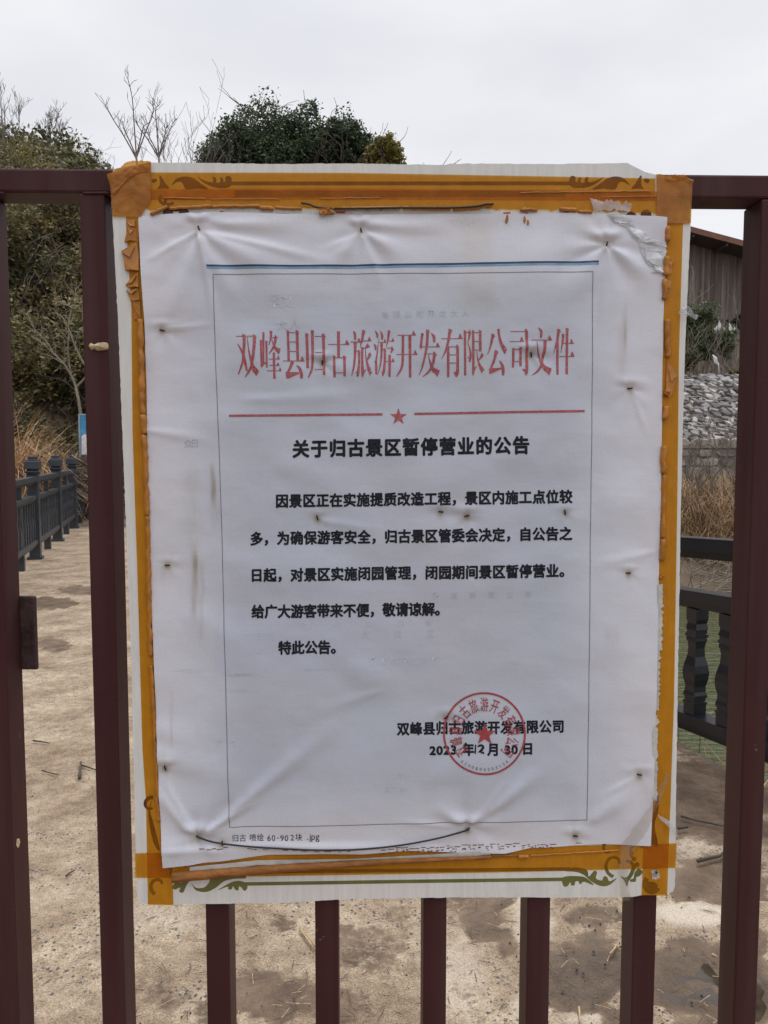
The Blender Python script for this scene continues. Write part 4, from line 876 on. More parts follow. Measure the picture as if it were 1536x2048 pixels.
# staples and wires
SLAB = ['below the top edge at upper left', 'below the top edge left of its middle', 'near the upper right corner by the torn clear tape', 'on the left margin level with the blue rule and red title', 'in the fourth character of the red title',
  'between the last characters of the red title', 'on the right margin level with the red rule', 'under the first body line at its left', 'under the first body line right of its middle', 'at the end of the small horizontal tear under the first body line', 'under the end of the first body line',
  'low on the left margin beside the third body line', 'low on the right margin beside the third body line', 'at the upper left of the round seal', 'on the left margin near the bottom', 'on the right margin right of the round seal', 'holding the left end of the bottom black wire', 'holding the right end of the bottom black wire', 'above the small file caption at lower left', 'at the bottom edge right of the wire']
SROT = [1.2, 1.4, 1.8, .2, 1.5, 1.5, -.15, 1.3, .1, -.3, 1.5, 0, 0, -.6, 1.3, .2, .5, -.5, 1.5, .1]
for (x, y), lb, r_ in zip(STAP, SLAB, SROT):
    mb = MB(); d = 7; c_, s_ = math.cos(r_)*d*.5, math.sin(r_)*d*.5; h0 = H(x, y)
    A, B = bd(x-c_*1.3, y-s_*1.3, H(x-c_*1.3, y-s_*1.3)-.0006), bd(x+c_*1.3, y+s_*1.3, H(x+c_*1.3, y+s_*1.3)-.0006)
    top_ = max(H(x-c_, y-s_), H(x+c_, y+s_), h0) + .0006
    mb.tube([A, bd(x-c_*1.2, y-s_*1.2, top_), bd(x, y, top_+.0003), bd(x+c_*1.2, y+s_*1.2, top_), B], .00085, 6)
    tag(mb.build('staple', M['staple'], smooth=True), 'rusty staple ' + lb, 'staple', 'staples through the banner')
def wire(lab, pts, r):
    pts = smoothpts(pts, 6); mb = MB(); mb.tube([bd(x, y, max(H(x, y), h_) + r) for x, y, h_ in pts], r, 7)
    return tag(mb.build('wire', M['wire'], smooth=True), lab, 'wire')
wire('black wire sagging across the bottom of the banner', [(395,1671,.002),(420,1679,.003),(450,1684,.004),(520,1690,.005),(620,1694,.006),(720,1693,.006),(800,1686,.005),(870,1674,.004),(915,1663,.003),(937,1657,.002)], .0011)
wire('black wire lying along the tape above the banner', [(603,408,.003),(618,411,.004),(640,418,.004),(700,419.5,.004),(800,418,.004),(900,418,.004),(950,415,.004),(970,411,.004),(986,410,.003)], .0012)

# torn clear tape
def tornstrip(lab, A, B, nu, nv, off, amp, mt, seed, rag=6, name='torn_tape', sc=.05):
    o = strip(A, B, nu, nv, off, amp, ragA=rag, ragB=rag, sc=sc, seed=seed); 
    for k, v in enumerate(o.v): pass
    return tag(o.build(name, M[mt], smooth=True), lab, 'tape', 'torn clear tape on the notice')
M['torn'] = tape_mat('torn_white_tape', (.70, .72, .76), (.97, .97, .97), .30, .25, 90)
mb = MB(); rnd = random.Random(61)
for poly in ([(390,600),(440,585),(500,560),(560,610),(640,650),(700,690),(690,730),(600,740),(540,720),(480,690)], [(600,742),(690,740),(760,770),(830,820),(795,860),(760,890),(740,920),(680,860)], [(760,900),(800,850),(830,830),(930,880),(1050,940),(1055,965),(900,930),(800,920)],
             [(750,930),(790,920),(840,932),(930,960),(1030,1020),(1026,1120),(1020,1240),(870,1240),(905,1200),(940,1160),(870,1180),(800,1090)], [(868,1228),(950,1200),(1020,1170),(1022,1252)], [(985,1030),(1040,980),(1060,1010),(1020,1055)]):
    q = jag([(x/5.486+1140, y/5.486+320) for x, y in poly], 6, 1.3, len(mb.v)); n = len(q); cx = sum(a for a, b in q)/n; cy = sum(b for a, b in q)/n
    inn = [(cx+(x-cx)*.55, cy+(y-cy)*.55) for x, y in q[::2]]
    vs = [bd(x, y, H(x, y) + .0006 + .0012*rnd.random()) for x, y in q]; tr_ = tri(q)
    mb.add(vs, tr_)
    q2 = [(cx+(x-cx)*.7+rnd.uniform(-3, 3), cy+(y-cy)*.7+rnd.uniform(-3, 3)) for x, y in q[::3]]
    if len(q2) > 2: mb.add([bd(x, y, H(x, y) + .002 + .003*rnd.random()) for x, y in q2], tri(q2))
tag(mb.build('torn_tape', M['torn']), 'crumpled whitish torn tape over the upper right corner of the banner', 'tape', 'torn clear tape on the notice')
tornstrip('small whitish clear tape shreds across the amber tape at upper right', [(1178,398),(1205,405),(1232,402),(1262,412)], [(1186,424),(1206,424),(1236,420),(1258,424)], 20, 8, .0022, .003, 'clear', 62, 8)
tornstrip('dirty clear tape strip slanting over the lower right corner of the banner', [(1330,1536),(1300,1600),(1262,1650),(1240,1680),(1232,1740),(1238,1795)], [(1338,1540),(1308,1612),(1288,1660),(1262,1690),(1250,1745),(1256,1793)], 40, 8, .0072, .003, 'clearbrown', 63, 3)
tornstrip('thin clear tape tail crossing the right edge of the board near its foot', [(1312,1626),(1340,1640),(1352,1660)], [(1318,1636),(1338,1654),(1352,1672)], 14, 5, .003, .003, 'clear', 64, 3)
mb = strip([(1352,628),(1364,612),(1376,616),(1384,630),(1392,632)], [(1366,634),(1374,634),(1380,636),(1386,642),(1390,638)], 20, 8, .003, .006, sc=.12, seed=65, ragA=2)
tag(mb.build('plastic_shred', M['clear']), 'crumpled clear plastic shred hanging off the right edge of the board', 'plastic')

# ------------------------------------------------------------------ railings of the causeway
def post_at(mb, p, along, side, w_, z0, z1):
    mb.obox((p.x, p.y, (z0+z1)/2), along*w_, side*w_, Vector((0, 0, (z1-z0)/2)))
def railing(name, lab, p0, p1, bays, zt, zm, zl, foot, slope, mt, nb, capped, w0=.027):
    d = (p1-p0); d.z = 0; along = d.normalized(); side = Vector((-along.y, along.x, 0)); up = Vector((0, 0, 1)); Lb = d.length / bays
    root = empty(name, p0, lab, 'railing')
    dirv = Vector((along.x, along.y, slope)).normalized()
    def rail(nm, h, hw, hh, a, b):
        c = p0 + along*(a+b)/2 + up*(h + slope*(a+b)/2); mb = MB()
        mb.obox(c, dirv*((b-a)/2), side*hw, up*hh)
        mb.obox(c - up*(hh+.009), dirv*((b-a)/2), side*(hw*.72), up*.009)
        mb.obox(c - up*(hh+.026), dirv*((b-a)/2), side*(hw*.5), up*.008)
        return mb.build(nm, M[mt], root)
    prof = [(0,.92),(.10,.92),(.105,1.0),(.125,1.0),(.13,.86),(.16,.86),(.165,.98),(.19,.98),(.22,.86),(.27,.84),(.33,1.02),(.40,1.10),(.47,.98),(.55,.72),(.63,.66),(.68,.74),(.70,.86),(.73,.82),(.735,.95),(.76,.95),(.765,.82),(.80,.82),(.805,.92),(.86,.78),(.90,.9),(1,.9)]
    for k in range(bays+1):
        p = p0 + along*(Lb*k); zs = slope*Lb*k
        mb = MB(); post_at(mb, p, along, side, .062, foot, zt + .055 + zs)
        o = mb.build('post', M[mt], root); bevel(o, .006, 1)
        mb = MB(); post_at(mb, p, along, side, .085, foot, foot + .035); mb.build('base_plate', M[mt], root)
        if capped:
            mb = MB()
            for w_, a, b in ((.072, .055, .075), (.085, .075, .095), (.06, .095, .118), (.088, .118, .215), (.07, .215, .232), (.05, .232, .275)):
                post_at(mb, p, along, side, w_, zt+a+zs, zt+b+zs)
            bevel(mb.build('post_cap', M[mt], root), .006, 1)
        if k == bays: break
        a, b = Lb*k + .064, Lb*(k+1) - .064
        rail('handrail', zt, .05, .028, a, b); rail('middle_rail', zm, .042, .022, a, b); rail('lower_rail', zl, .042, .024, a, b)
        halves = 2
        for hlf in range(halves):
            a2 = a + (b-a)*hlf/halves; b2 = a + (b-a)*(hlf+1)/halves
            if hlf:
                mb = MB(); c = p0 + along*a2; zs2 = slope*a2; mb.obox((c.x, c.y, (zl+.03+zm-.05)/2+zs2), along*.022, side*.026, up*((zm-.05-zl-.03)/2)); 
                mb.obox((c.x, c.y, (zm+.023+zt-.065)/2+zs2), along*.03, side*.03, up*((zt-.065-zm-.023)/2)); mb.obox((c.x, c.y, (foot+zl-.05)/2+zs2), along*.04, side*.04, up*((zl-.05-foot)/2)); mb.build('mid_stile', M[mt], root)
            for q in range(nb):
                u = a2 + (b2-a2)*(q+.5)/nb + (.012 if hlf == 0 else -.0); c = p0 + along*u; zs2 = slope*u; h0, h1 = zl+.024, zm-.056
                mb = MB(); vs = []; pass
                for f_, r_ in prof:
                    for sx_, sy_ in ((-1,-1),(1,-1),(1,1),(-1,1)): vs.append(c + along*(sx_*w0*r_) + side*(sy_*w0*r_) + up*(h0+(h1-h0)*f_+zs2))
                fs = [(i*4+j, i*4+(j+1) % 4, i*4+4+(j+1) % 4, i*4+4+j) for i in range(len(prof)-1) for j in range(4)]
                mb.add(vs, fs); mb.build('baluster', M[mt], root)
    return root
def lr(Y): return Vector((railX(Y), Y, 0))
railing('left_railing'.replace('left_', 'causeway_'), 'dark iron baluster railing with square capped posts along the dry hillside', lr(5.72), lr(15.58), 5, .975, .755, .215, -.005, 0, 'ironfar', 6, True)
def rr(Y): return Vector((rightX(Y), Y, 0))
railing('causeway_railing', 'black iron baluster railing above the green pond right of the board', rr(2.55), rr(9.75), 3, .955, .727, .172, -.3, -.0575, 'iron', 6, True, .036)

# blue sign at the end of the path
sg = empty('blue_sign', at(172, 940, 16), 'blue and white information sign standing beyond the end of the dark railing', 'sign')
q0, q1 = at(161, 831, 16), at(232, 927, 16)
mb = MB(); mb.box((q0.x, 15.98, q1.z), (q1.x, 16.02, q0.z)); mb.build('panel', M['signblue'], sg)
mb = MB(); mb.box((q0.x-.035, 15.965, q1.z-.03), (q0.x-.002, 16.035, q0.z+.03)); mb.box((q1.x+.002, 15.965, q1.z-.03), (q1.x+.035, 16.035, q0.z+.03)); mb.box((q0.x-.002, 15.965, q0.z+.002), (q1.x+.002, 16.035, q0.z+.03)); mb.box((q0.x-.002, 15.965, q1.z-.03), (q1.x+.002, 16.035, q1.z-.002)); mb.build('frame', M['signpost'], sg)
mb = MB(); o_ = [(163,872),(170,868),(176,871),(190,866),(210,874),(226,880),(226,905),(205,908),(196,903),(182,900),(172,906),(166,922),(163,915)]
mb.add([at(x, y, 15.977) for x, y in o_], tri(o_)); o_ = [(166,912),(175,906),(190,910),(200,916),(196,922),(168,924)]; mb.add([at(x, y, 15.975) for x, y in o_], tri(o_)); mb.build('printed_map', M['white'], sg)
for x_ in (q0.x+.06, q1.x-.06):
    mb = MB(); mb.tube([(x_, 16.06, -.1), (x_, 16.06, q0.z)], .03, 8); mb.build('leg', M['signpost'], sg)

# ------------------------------------------------------------------ vegetation
def leafcloud(blobs, n, size, seed, gap=.35, droop=0, flat=.6):
    r = random.Random(seed); mb = MB(); tot = sum(b[3]*b[4]*b[5] for b in blobs)
    for b in blobs:
        k = int(n*b[3]*b[4]*b[5]/tot); cx, cy, cz, ax_, ay_, az_ = b
        cl = [Vector((r.gauss(0, 1), r.gauss(0, 1), r.gauss(0, 1))).normalized()*(r.random()**.4) for _ in range(max(6, k//28))]
        for i in range(k):
            c = cl[r.randrange(len(cl))]
            p = c + Vector((r.gauss(0, .13), r.gauss(0, .13), r.gauss(0, .13)))
            if p.length > 1.2: continue
            p = p*(1 + .42*fn(p.x*2.1+seed, p.y*2.1, p.z*2.1+b[3]))
            q = Vector((cx+p.x*ax_, cy+p.y*ay_, cz+p.z*az_))
            if fn(q.x*1.7/max(.5, ax_)+seed, q.y*1.7/max(.5, ay_), q.z*1.7/max(.5, az_)) < -gap: continue
            s_ = size*r.uniform(.6, 1.4)
            a = Vector((r.gauss(0, 1), r.gauss(0, 1), r.gauss(0, .6)-droop)).normalized(); b_ = a.cross(Vector((r.gauss(0, 1), r.gauss(0, 1), r.gauss(0, 1)))).normalized()
            mb.add([q-a*s_*.5, q+b_*s_*.5*flat-a*s_*.05, q+a*s_*.6, q-b_*s_*.5*flat-a*s_*.05], [(0, 1, 2, 3)])
    return mb
def branches(mb, p, d, L_, r_, depth, rnd, split=3, up_=.25, kink=.25, minr=.003, shrink=.62):
    pts = [p]; n = 4; q = Vector(p); dd = Vector(d)
    for i in range(n):
        dd = (dd + Vector((rnd.gauss(0, kink), rnd.gauss(0, kink), rnd.gauss(0, kink*.6)+up_*.12))).normalized(); q = q + dd*(L_/n); pts.append(Vector(q))
    rad = [max(minr, r_*(1-.45*i/n)) for i in range(n+1)]
    mb.tube(pts, rad, 4 if depth < 2 else 5, cap=False)
    if depth <= 0: return
    for k in range(split + rnd.randrange(2)):
        i = rnd.choice([1, 2, 3, 4, 4]); a = Vector((rnd.gauss(0, 1), rnd.gauss(0, 1), rnd.gauss(0, .5))).normalized()
        nd = (dd*.8 + a*.7 + Vector((0, 0, up_))).normalized()
        branches(mb, pts[i], nd, L_*rnd.uniform(.5, .8), max(minr, r_*shrink*(1-.1*i)), depth-1, rnd, split, up_, kink, minr, shrink)
def bare_tree(name, lab, base, h_, r_, depth, seed, mt='twigs', group=None, split=3, lean=(0, 0), up_=.35, minr=.006, cat='tree', kink=.16):
    root = empty(name, base, lab, cat, group); rnd = random.Random(seed)
    mb = MB(); top = Vector(base) + Vector((lean[0], lean[1], h_*.42)); pts = [Vector(base) - Vector((0, 0, .3)), Vector(base) + Vector((lean[0]*.4, lean[1]*.4, h_*.2)), top]
    mb.tube(pts, [r_*1.15, r_, r_*.8], 7); mb.build('trunk', M[mt], root, True)
    mb = MB()
    for k in range(4 + rnd.randrange(2)):
        a = Vector((math.cos(k*1.57+seed), math.sin(k*1.57+seed)*.7, 1.5)).normalized()
        branches(mb, pts[1] + (top-pts[1])*rnd.uniform(.1, 1), a, h_*rnd.uniform(.3, .45), r_*.62, depth, rnd, split, up_, kink, minr)
    branches(mb, top, Vector((lean[0]*.3, 0, 1)).normalized(), h_*.42, r_*.75, depth, rnd, split, up_, kink, minr)
    mb.build('branches', M[mt], root); return root
def crown_tree(name, lab, base, h_, blobs, n, size, mt, seed, group=None, trunk_r=.12, gap=.3, cat='tree'):
    root = empty(name, base, lab, cat, group); rnd = random.Random(seed)
    mb = MB(); mb.tube([Vector(base)-Vector((0, 0, .3)), Vector(base)+Vector((.1, 0, h_*.3)), Vector(base)+Vector((0, 0, h_*.6))], [trunk_r*1.2, trunk_r, trunk_r*.6], 7)
    for k in range(7):
        b = rnd.choice(blobs); branches(mb, Vector(base)+Vector((0, 0, h_*rnd.uniform(.25, .55))), Vector((b[0]*.5+rnd.gauss(0, .4), rnd.gauss(0, .4), 1)).normalized(), h_*.3, trunk_r*.5, 2, rnd, 2)
    mb.build('trunk', M['bark'], root)
    o = leafcloud([(b[0]+base[0], b[1]+base[1], b[2]+base[2], b[3], b[4], b[5]) for b in blobs], n, size, seed, gap).build('crown', M[mt], root); return root
def gnd(X, Y, d=0): return Vector((X, Y, hz(X, Y) - d))
def pxX(px, Y): return (px-768)/F*Y*1.0/ (math.cos(PITCH))*math.cos(PITCH)
def ztop(py, Y): return at(768, py, Y).z

# dense evergreens on the ridge behind the board
Y = 30
def ever(px, topy, wpx, lab, n, seed, mt='leafdark', Y=30, lobes=5):
    X = at(px, 330, Y).x; zt_ = ztop(topy, Y); b0 = gnd(X, Y); Hh = zt_ - b0.z; W = wpx/F*Y/2; rnd = random.Random(seed)
    bl = [(0, 0, Hh-W*.78, W*.66, W*.62, W*.74), (W*.5, .1, Hh-W*1.35, W*.6, W*.5, W*.7), (-W*.5, -.1, Hh-W*1.4, W*.6, W*.5, W*.7)]
    bl.append((0, 0, Hh-W*2.1, W*.8, W*.7, W*.6))
    for k in range(lobes):
        a = k*2.4+seed; bl.append((math.cos(a)*W*.52, math.sin(a)*W*.4, Hh - W*rnd.uniform(.9, 1.5), W*rnd.uniform(.42, .58), W*.5, W*rnd.uniform(.45, .6)))
    return crown_tree('evergreen_tree', lab, b0, Hh, bl, int(n*4), .105, mt, seed, 'evergreen trees on the ridge', .16, .62)
ever(525, 196, 220, 'tallest broad dark evergreen crown above the board on the left of its group', 9500, 3)
ever(468, 240, 130, 'low dark evergreen crown at the left end of the clump above the board', 4500, 4, lobes=4)
ever(612, 208, 150, 'round dark evergreen crown in the middle of the clump above the board', 6000, 5)
ever(690, 222, 100, 'narrower dark evergreen with pointed top at the right of the clump', 4500, 6, lobes=4)
ever(712, 272, 46, 'small dark evergreen bush between the clump and the yellowish tree', 2200, 8, lobes=3)
ever(770, 268, 70, 'yellowish green small tree at the right end of the ridge above the board', 3000, 7, 'leafyellow', Y=28.6, lobes=3)
ever(430, 300, 60, 'small dark evergreen bush at the left foot of the evergreen clump', 1800, 9, lobes=3)
# bare trees against the sky
def bt(px, topy, lab, Y, seed, depth=3, r_=.06, mt='twigs', split=2, up_=.45, minr=.0045, kink=.13, basey=None):
    X = at(px, 330, Y).x; b0 = gnd(X, Y); zt_ = ztop(topy, Y); h_ = (zt_-b0.z)*.86; r_ *= .62
    return bare_tree('bare_tree', lab, b0, h_, r_, depth, seed, mt, 'bare trees on the ridge', split, (0, 0), up_, minr, kink=kink)
def seedhead_tree(px, topy, spread, lab, Y, seed):   # tall thin forked tree with twiggy tips
    X = at(px, 330, Y).x; b0 = gnd(X, Y); zt_ = ztop(topy, Y); rnd = random.Random(seed); root = empty('bare_tree', b0, lab, 'tree', 'bare trees on the ridge')
    k0 = ztop(310, Y); mb = MB(); mb.tube([b0-Vector((0,0,.3)), Vector((X+.05, Y, (b0.z+k0)/2)), Vector((X, Y, k0))], [.05, .036, .026], 6); mb.build('trunk', M['twigs'], root, True)
    mb = MB(); Hh = zt_-k0; W = spread/F*Y/2
    for a, f_ in ((-.12, 1.0), (-.95, .62), (.75, .72), (.35, .5), (-.5, .45)):
        e = Vector((X + W*a, Y+rnd.uniform(-.4, .4), k0+Hh*f_)); pts = smoothpts([tuple(Vector((X, Y, k0-.1*abs(a)))), tuple(Vector((X+W*a*.45, Y, k0+Hh*f_*.42))), tuple(Vector((X+W*a*.85, Y, k0+Hh*f_*.8))), tuple(e)], 4)
        mb.tube(pts, [.016*(1-.75*i/(len(pts)-1))+.005 for i in range(len(pts))], 5, cap=False)
        for j in range(4, len(pts), 2):
            for s_ in (-1, 1):
                if rnd.random() < .75: branches(mb, Vector(pts[j]), Vector((s_*rnd.uniform(.4, .8), rnd.gauss(0, .3), 1)).normalized(), Hh*rnd.uniform(.08, .2), .008, 1, rnd, 2, .3, .12, .004)
    mb.build('branches', M['twigs'], root)
seedhead_tree(273, 168, 105, 'tallest thin bare forked tree left of the evergreen clump', 22, 1)
seedhead_tree(318, 200, 90, 'bare forked tree just right of the tallest thin one', 23, 2)
bt(402, 205, 'bare wispy tree touching the left side of the evergreen clump', 26, 14, 3, .045)
bt(100, 212, 'rounded bare twiggy tree on the skyline over the left railing bay', 24, 21, 3, .05, split=3)
bt(8, 165, 'tall bare tree at the left edge of the picture on the skyline', 23, 22, 3, .06, split=3)
bt(345, 250, 'small bare wispy sapling between the forked tree and the evergreens', 25, 25, 3, .03)
# shrubs clothing the hill: a few kinds, each copied as a thing of its own with its own label
KINDS = [('leafshrub', 'olive leafy shrub'), ('leafdeep', 'deep green leafy shrub'), ('leafbrown', 'brownish half-bare shrub'), ('leafyellow', 'yellow green leafy shrub')]
protos = []
for i in range(6):
    rnd = random.Random(40+i); mt = ['leafshrub', 'leafdeep', 'leafshrub', 'leafdeep', 'leafbrown', 'leafyellow'][i]
    root = empty('hill_shrub', (0, 0, 0), 'shrub', 'shrub', 'shrubs on the hillside'); bl = []
    for k in range(6): bl.append((rnd.uniform(-.8, .8), rnd.uniform(-.7, .7), rnd.uniform(.4, 1.5), rnd.uniform(.5, .8), rnd.uniform(.5, .8), rnd.uniform(.45, .75)))
    leafcloud(bl, [5200, 5200, 4200, 4600, 1700, 2400][i], [.085, .09, .075, .10, .075, .07][i], 50+i, .3, .15, .45).build('leaves', M[mt], root)
    mb = MB()
    for k in range(7): branches(mb, Vector((rnd.gauss(0, .12), rnd.gauss(0, .12), -.2)), Vector((rnd.gauss(0, .5), rnd.gauss(0, .5), 1)).normalized(), rnd.uniform(.9, 1.4), .018, 2, rnd, 2, .3, .2, .005)
    mb.build('stems', M['twigs'], root); protos.append(root)
used = set()
def shrub(kind, X, Y, sc, lab, rz, zoff=0):
    p = protos[kind]
    if kind in used:
        r_ = p.copy(); COL.objects.link(r_)
        for ch in [c for c in p.children]:
            c = ch.copy(); COL.objects.link(c); c.parent = r_; c.matrix_parent_inverse = Matrix()
    else: r_ = p; used.add(kind); [setattr(c, 'matrix_parent_inverse', Matrix()) for c in p.children]
    r_.location = (X, Y, hz(X, Y) - .1 + zoff); r_.rotation_euler = (0, 0, rz); r_.scale = (sc, sc, sc*.95); r_['label'] = lab; return r_
kn = ['olive leafy shrub', 'deep green shrub', 'bushy olive shrub', 'large-leaved green shrub', 'brown half-bare shrub', 'yellow green shrub']
cells = [(a, b) for b in range(10) for a in range(8)]
rnd = random.Random(77); hb = ['first (lowest)', 'second', 'third', 'fourth', 'fifth', 'sixth', 'seventh', 'eighth', 'ninth', 'topmost']
wcols = ['at the picture edge', 'beside the left-hand bar', 'left in the bar gap', 'mid bar gap', 'right in the bar gap', 'behind the second bar', 'left of the forked tree', 'behind the board corner']
for a, b in cells:
    Yh = 16.1 + b*.98 + rnd.uniform(-.25, .25); px = -50 + a*48 + rnd.uniform(-14, 14) + (24 if b % 2 else 0)
    if b == 0 and a > 5 or b < 2 and 100 < px < 260: continue
    X = (px-768)/F*Yh
    kind = rnd.choice([1, 1, 3, 2, 0] if b < 5 else [0, 2, 0, 3, 2, 4] if b < 6 else [5, 4, 2, 5] if b < 8 else [5, 4, 5, 5, 4])
    sc = rnd.uniform(.85, 1.1) * (.95 if b < 2 else 1.32 if b < 6 else .95 if b < 7 else .62 if b < 8 else .48 if b == 8 else .40) * (1.15 if a < 6 and b > 7 else 1 if b < 8 else .5)
    shrub(kind, X, Yh, sc, kn[kind] + ' ' + wcols[a] + ', ' + hb[b] + ' hill row', rnd.uniform(0, 6))
# understory that reads as one mass
mb = MB(); rnd = random.Random(5)
for k in range(26000):
    px = rnd.uniform(-80, 300); Yh = 15.6 + 11*rnd.random(); X = (px-768)/F*Yh; q = gnd(X, Yh) + Vector((0, 0, rnd.uniform(0, 1.1) if Yh < 24 else rnd.uniform(0, .3)))
    a = Vector((rnd.gauss(0, 1), rnd.gauss(0, 1), rnd.gauss(.3, .8))).normalized(); b_ = a.cross(Vector((rnd.gauss(0, 1), rnd.gauss(0, 1), rnd.gauss(0, 1)))).normalized(); s_ = rnd.uniform(.09, .2)
    mb.add([q-a*s_*.5, q+b_*s_*.3, q+a*s_*.6, q-b_*s_*.3], [(0, 1, 2, 3)])
tag(mb.build('undergrowth', M['leafdeep']), kind='stuff')
mb = MB()                                   # rough brush over the rest of the slope, behind the board
for k in range(34000):
    px = rnd.uniform(300, 1150) if k % 6 else rnd.uniform(-420, -80); Yh = 15.8 + 13*rnd.random(); X = (px-768)/F*Yh
    if hz(X, Yh) < .25: continue
    q = gnd(X, Yh) + Vector((0, 0, rnd.uniform(0, .55)*(1 + fn(X*.9, Yh*.9, 4)) + .5*max(0, fn(X*.8, Yh*.8, 8))))
    a = Vector((rnd.gauss(0, 1), rnd.gauss(0, 1), rnd.gauss(.3, .8))).normalized(); b_ = a.cross(Vector((rnd.gauss(0, 1), rnd.gauss(0, 1), rnd.gauss(0, 1)))).normalized(); s_ = rnd.uniform(.12, .26)
    mb.add([q-a*s_*.5, q+b_*s_*.3, q+a*s_*.6, q-b_*s_*.3], [(0, 1, 2, 3)])
tag(mb.build('hillside_brush', M['leafshrub']), kind='stuff')
# pale bare sapling before the hill
sp = empty('bare_sapling', gnd(at(166, 900, 16.6).x, 16.6), 'pale bare sapling forking before the dark hill above the blue sign', 'tree')
mb = MB(); Yq = 16.6; P_ = lambda x, y: at(x, y, Yq)
b0 = sp.location
mb.tube([Vector((b0.x+.15, b0.y, b0.z-.2)), P_(163, 838), P_(157, 800), P_(152, 775)], [.045, .04, .034, .03], 6); mb.build('trunk', M['palebark'], sp, True)
mb = MB(); rnd = random.Random(9)
for pl, r0 in (([(152,775),(143,752),(128,728),(108,708),(86,688),(62,672)], .026), ([(143,752),(138,725),(136,690),(140,668)], .018), ([(152,775),(168,758),(178,742),(196,722)], .024), ([(168,728),(152,696),(136,655),(122,632),(104,625)], .018), ([(136,655),(142,622),(152,600),(150,575)], .016), ([(150,690),(160,660),(185,640)], .014), ([(128,728),(100,712),(80,706)], .014), ([(108,708),(92,682),(70,660)], .012)):
    pts = smoothpts([tuple(P_(x, y)) for x, y in pl], 4); mb.tube(pts, [r0*(1-.7*i/(len(pts)-1))+.003 for i in range(len(pts))], 5, cap=False)
    for j in range(5, len(pts), 3): branches(mb, Vector(pts[j]), Vector((rnd.gauss(-.2, .6), rnd.gauss(0, .4), .8)).normalized(), rnd.uniform(.2, .5), .008, 1, rnd, 2, .2, .15, .004)
mb.build('branches', M['palebark'], sp)
# dry grass
def blades(spots, n, L_, wdt, seed, droop, spread, mt, name, lab=None, kind=None, cat=None):
    r = random.Random(seed); mb = MB()
    for i in range(n):
        X, Y = r.choice(spots); X += r.gauss(0, spread); Y += r.gauss(0, spread); p = gnd(X, Y); a = r.uniform(0, 6.28); d = Vector((math.cos(a), math.sin(a), 0)); l_ = L_*r.uniform(.45, 1.2); dr = droop*r.uniform(.3, 1.5); s_ = Vector((-d.y, d.x, 0))*wdt*r.uniform(.6, 1.3)
        ps = []
        for k in range(6):
            t = k/5; ps.append(p + d*(l_*dr*t*t*.8 + .15*l_*t) + Vector((0, 0, l_*(t - dr*.55*t*t*t))))
        vs = []
        for k, q in enumerate(ps): w_ = (1-k/5.2); vs += [q - s_*w_, q + s_*w_]
        mb.add(vs, [(2*k, 2*k+1, 2*k+3, 2*k+2) for k in range(5)])
    o = mb.build(name, M[mt])
    return tag(o, lab, cat, None, kind)
def leftspot(px, Y): return ((px-768)/F*Y, Y)
blades([leftspot(x, 14.6) for x in (-20, 10, 30, 48)], 1500, 2.2, .011, 1, 1.0, .28, 'straw', 'dry_grass_clump', 'tall drooping clump of dry straw grass behind the nearest railing post', None, 'dry grass')
blades([leftspot(x, 15.2) for x in (66, 82, 98)], 1100, 1.9, .011, 2, 1.1, .3, 'straw', 'dry_grass_clump', 'broad clump of dry grass behind the middle railing posts', None, 'dry grass')
blades([leftspot(x, 15.9) for x in (108, 120, 130)], 600, .95, .011, 3, 1.2, .14, 'strawdark', 'dry_grass_clump', 'low brown dry grass beside the blue sign', None, 'dry grass')
def rs(px, Y): return ((px-768)/F*Y, Y)
rnd = random.Random(3)
blades([rs(rnd.uniform(1330, 1530), rnd.uniform(14.9, 20.5)) for _ in range(70)], 6200, .95, .010, 4, .8, .35, 'strawdark', 'dry_reeds', kind='stuff')
blades([rs(rnd.uniform(1350, 1530), rnd.uniform(33.8, 36)) for _ in range(40)], 1500, .5, .012, 6, .9, .5, 'straw', 'dry_slope_grass', kind='stuff')
# fallen brush on the far bank
mb = MB()
for k in range(80):
    Yb = rnd.uniform(13.2, 16.5); X = rs(rnd.uniform(1340, 1520), Yb)[0]; p = gnd(X, Yb) + Vector((0, 0, .05)); branches(mb, p, Vector((rnd.gauss(0, 1), rnd.gauss(0, .6), .35)).normalized(), rnd.uniform(.5, 1.2), .010, 1, rnd, 2, .05, .2, .004)
tag(mb.build('bank_brushwood', M['palebark']), kind='stuff')
for px, topy, lab, Yb, sd_, dp_ in ((1385, 880, 'bare dark shrub close to the right edge of the board above the reeds', 17, 31, 3), (1425, 850, 'tallest bare shrub in front of the stone slope in the right-hand gap', 18, 32, 3), (1472, 905, 'bare shrub beside the right-hand bar in front of the masonry wall', 17.5, 33, 3), (1402, 930, 'low bare twiggy bush in the reeds below the masonry wall', 16.5, 34, 3)):
    X = rs(px, Yb)[0]; b0 = gnd(X, Yb); bare_tree('bare_shrub', lab, b0, ztop(topy, Yb)-b0.z, .026, dp_, sd_, 'twigs', 'bare shrubs on the far bank', 2, (0, 0), .5, .004, 'shrub', .2)
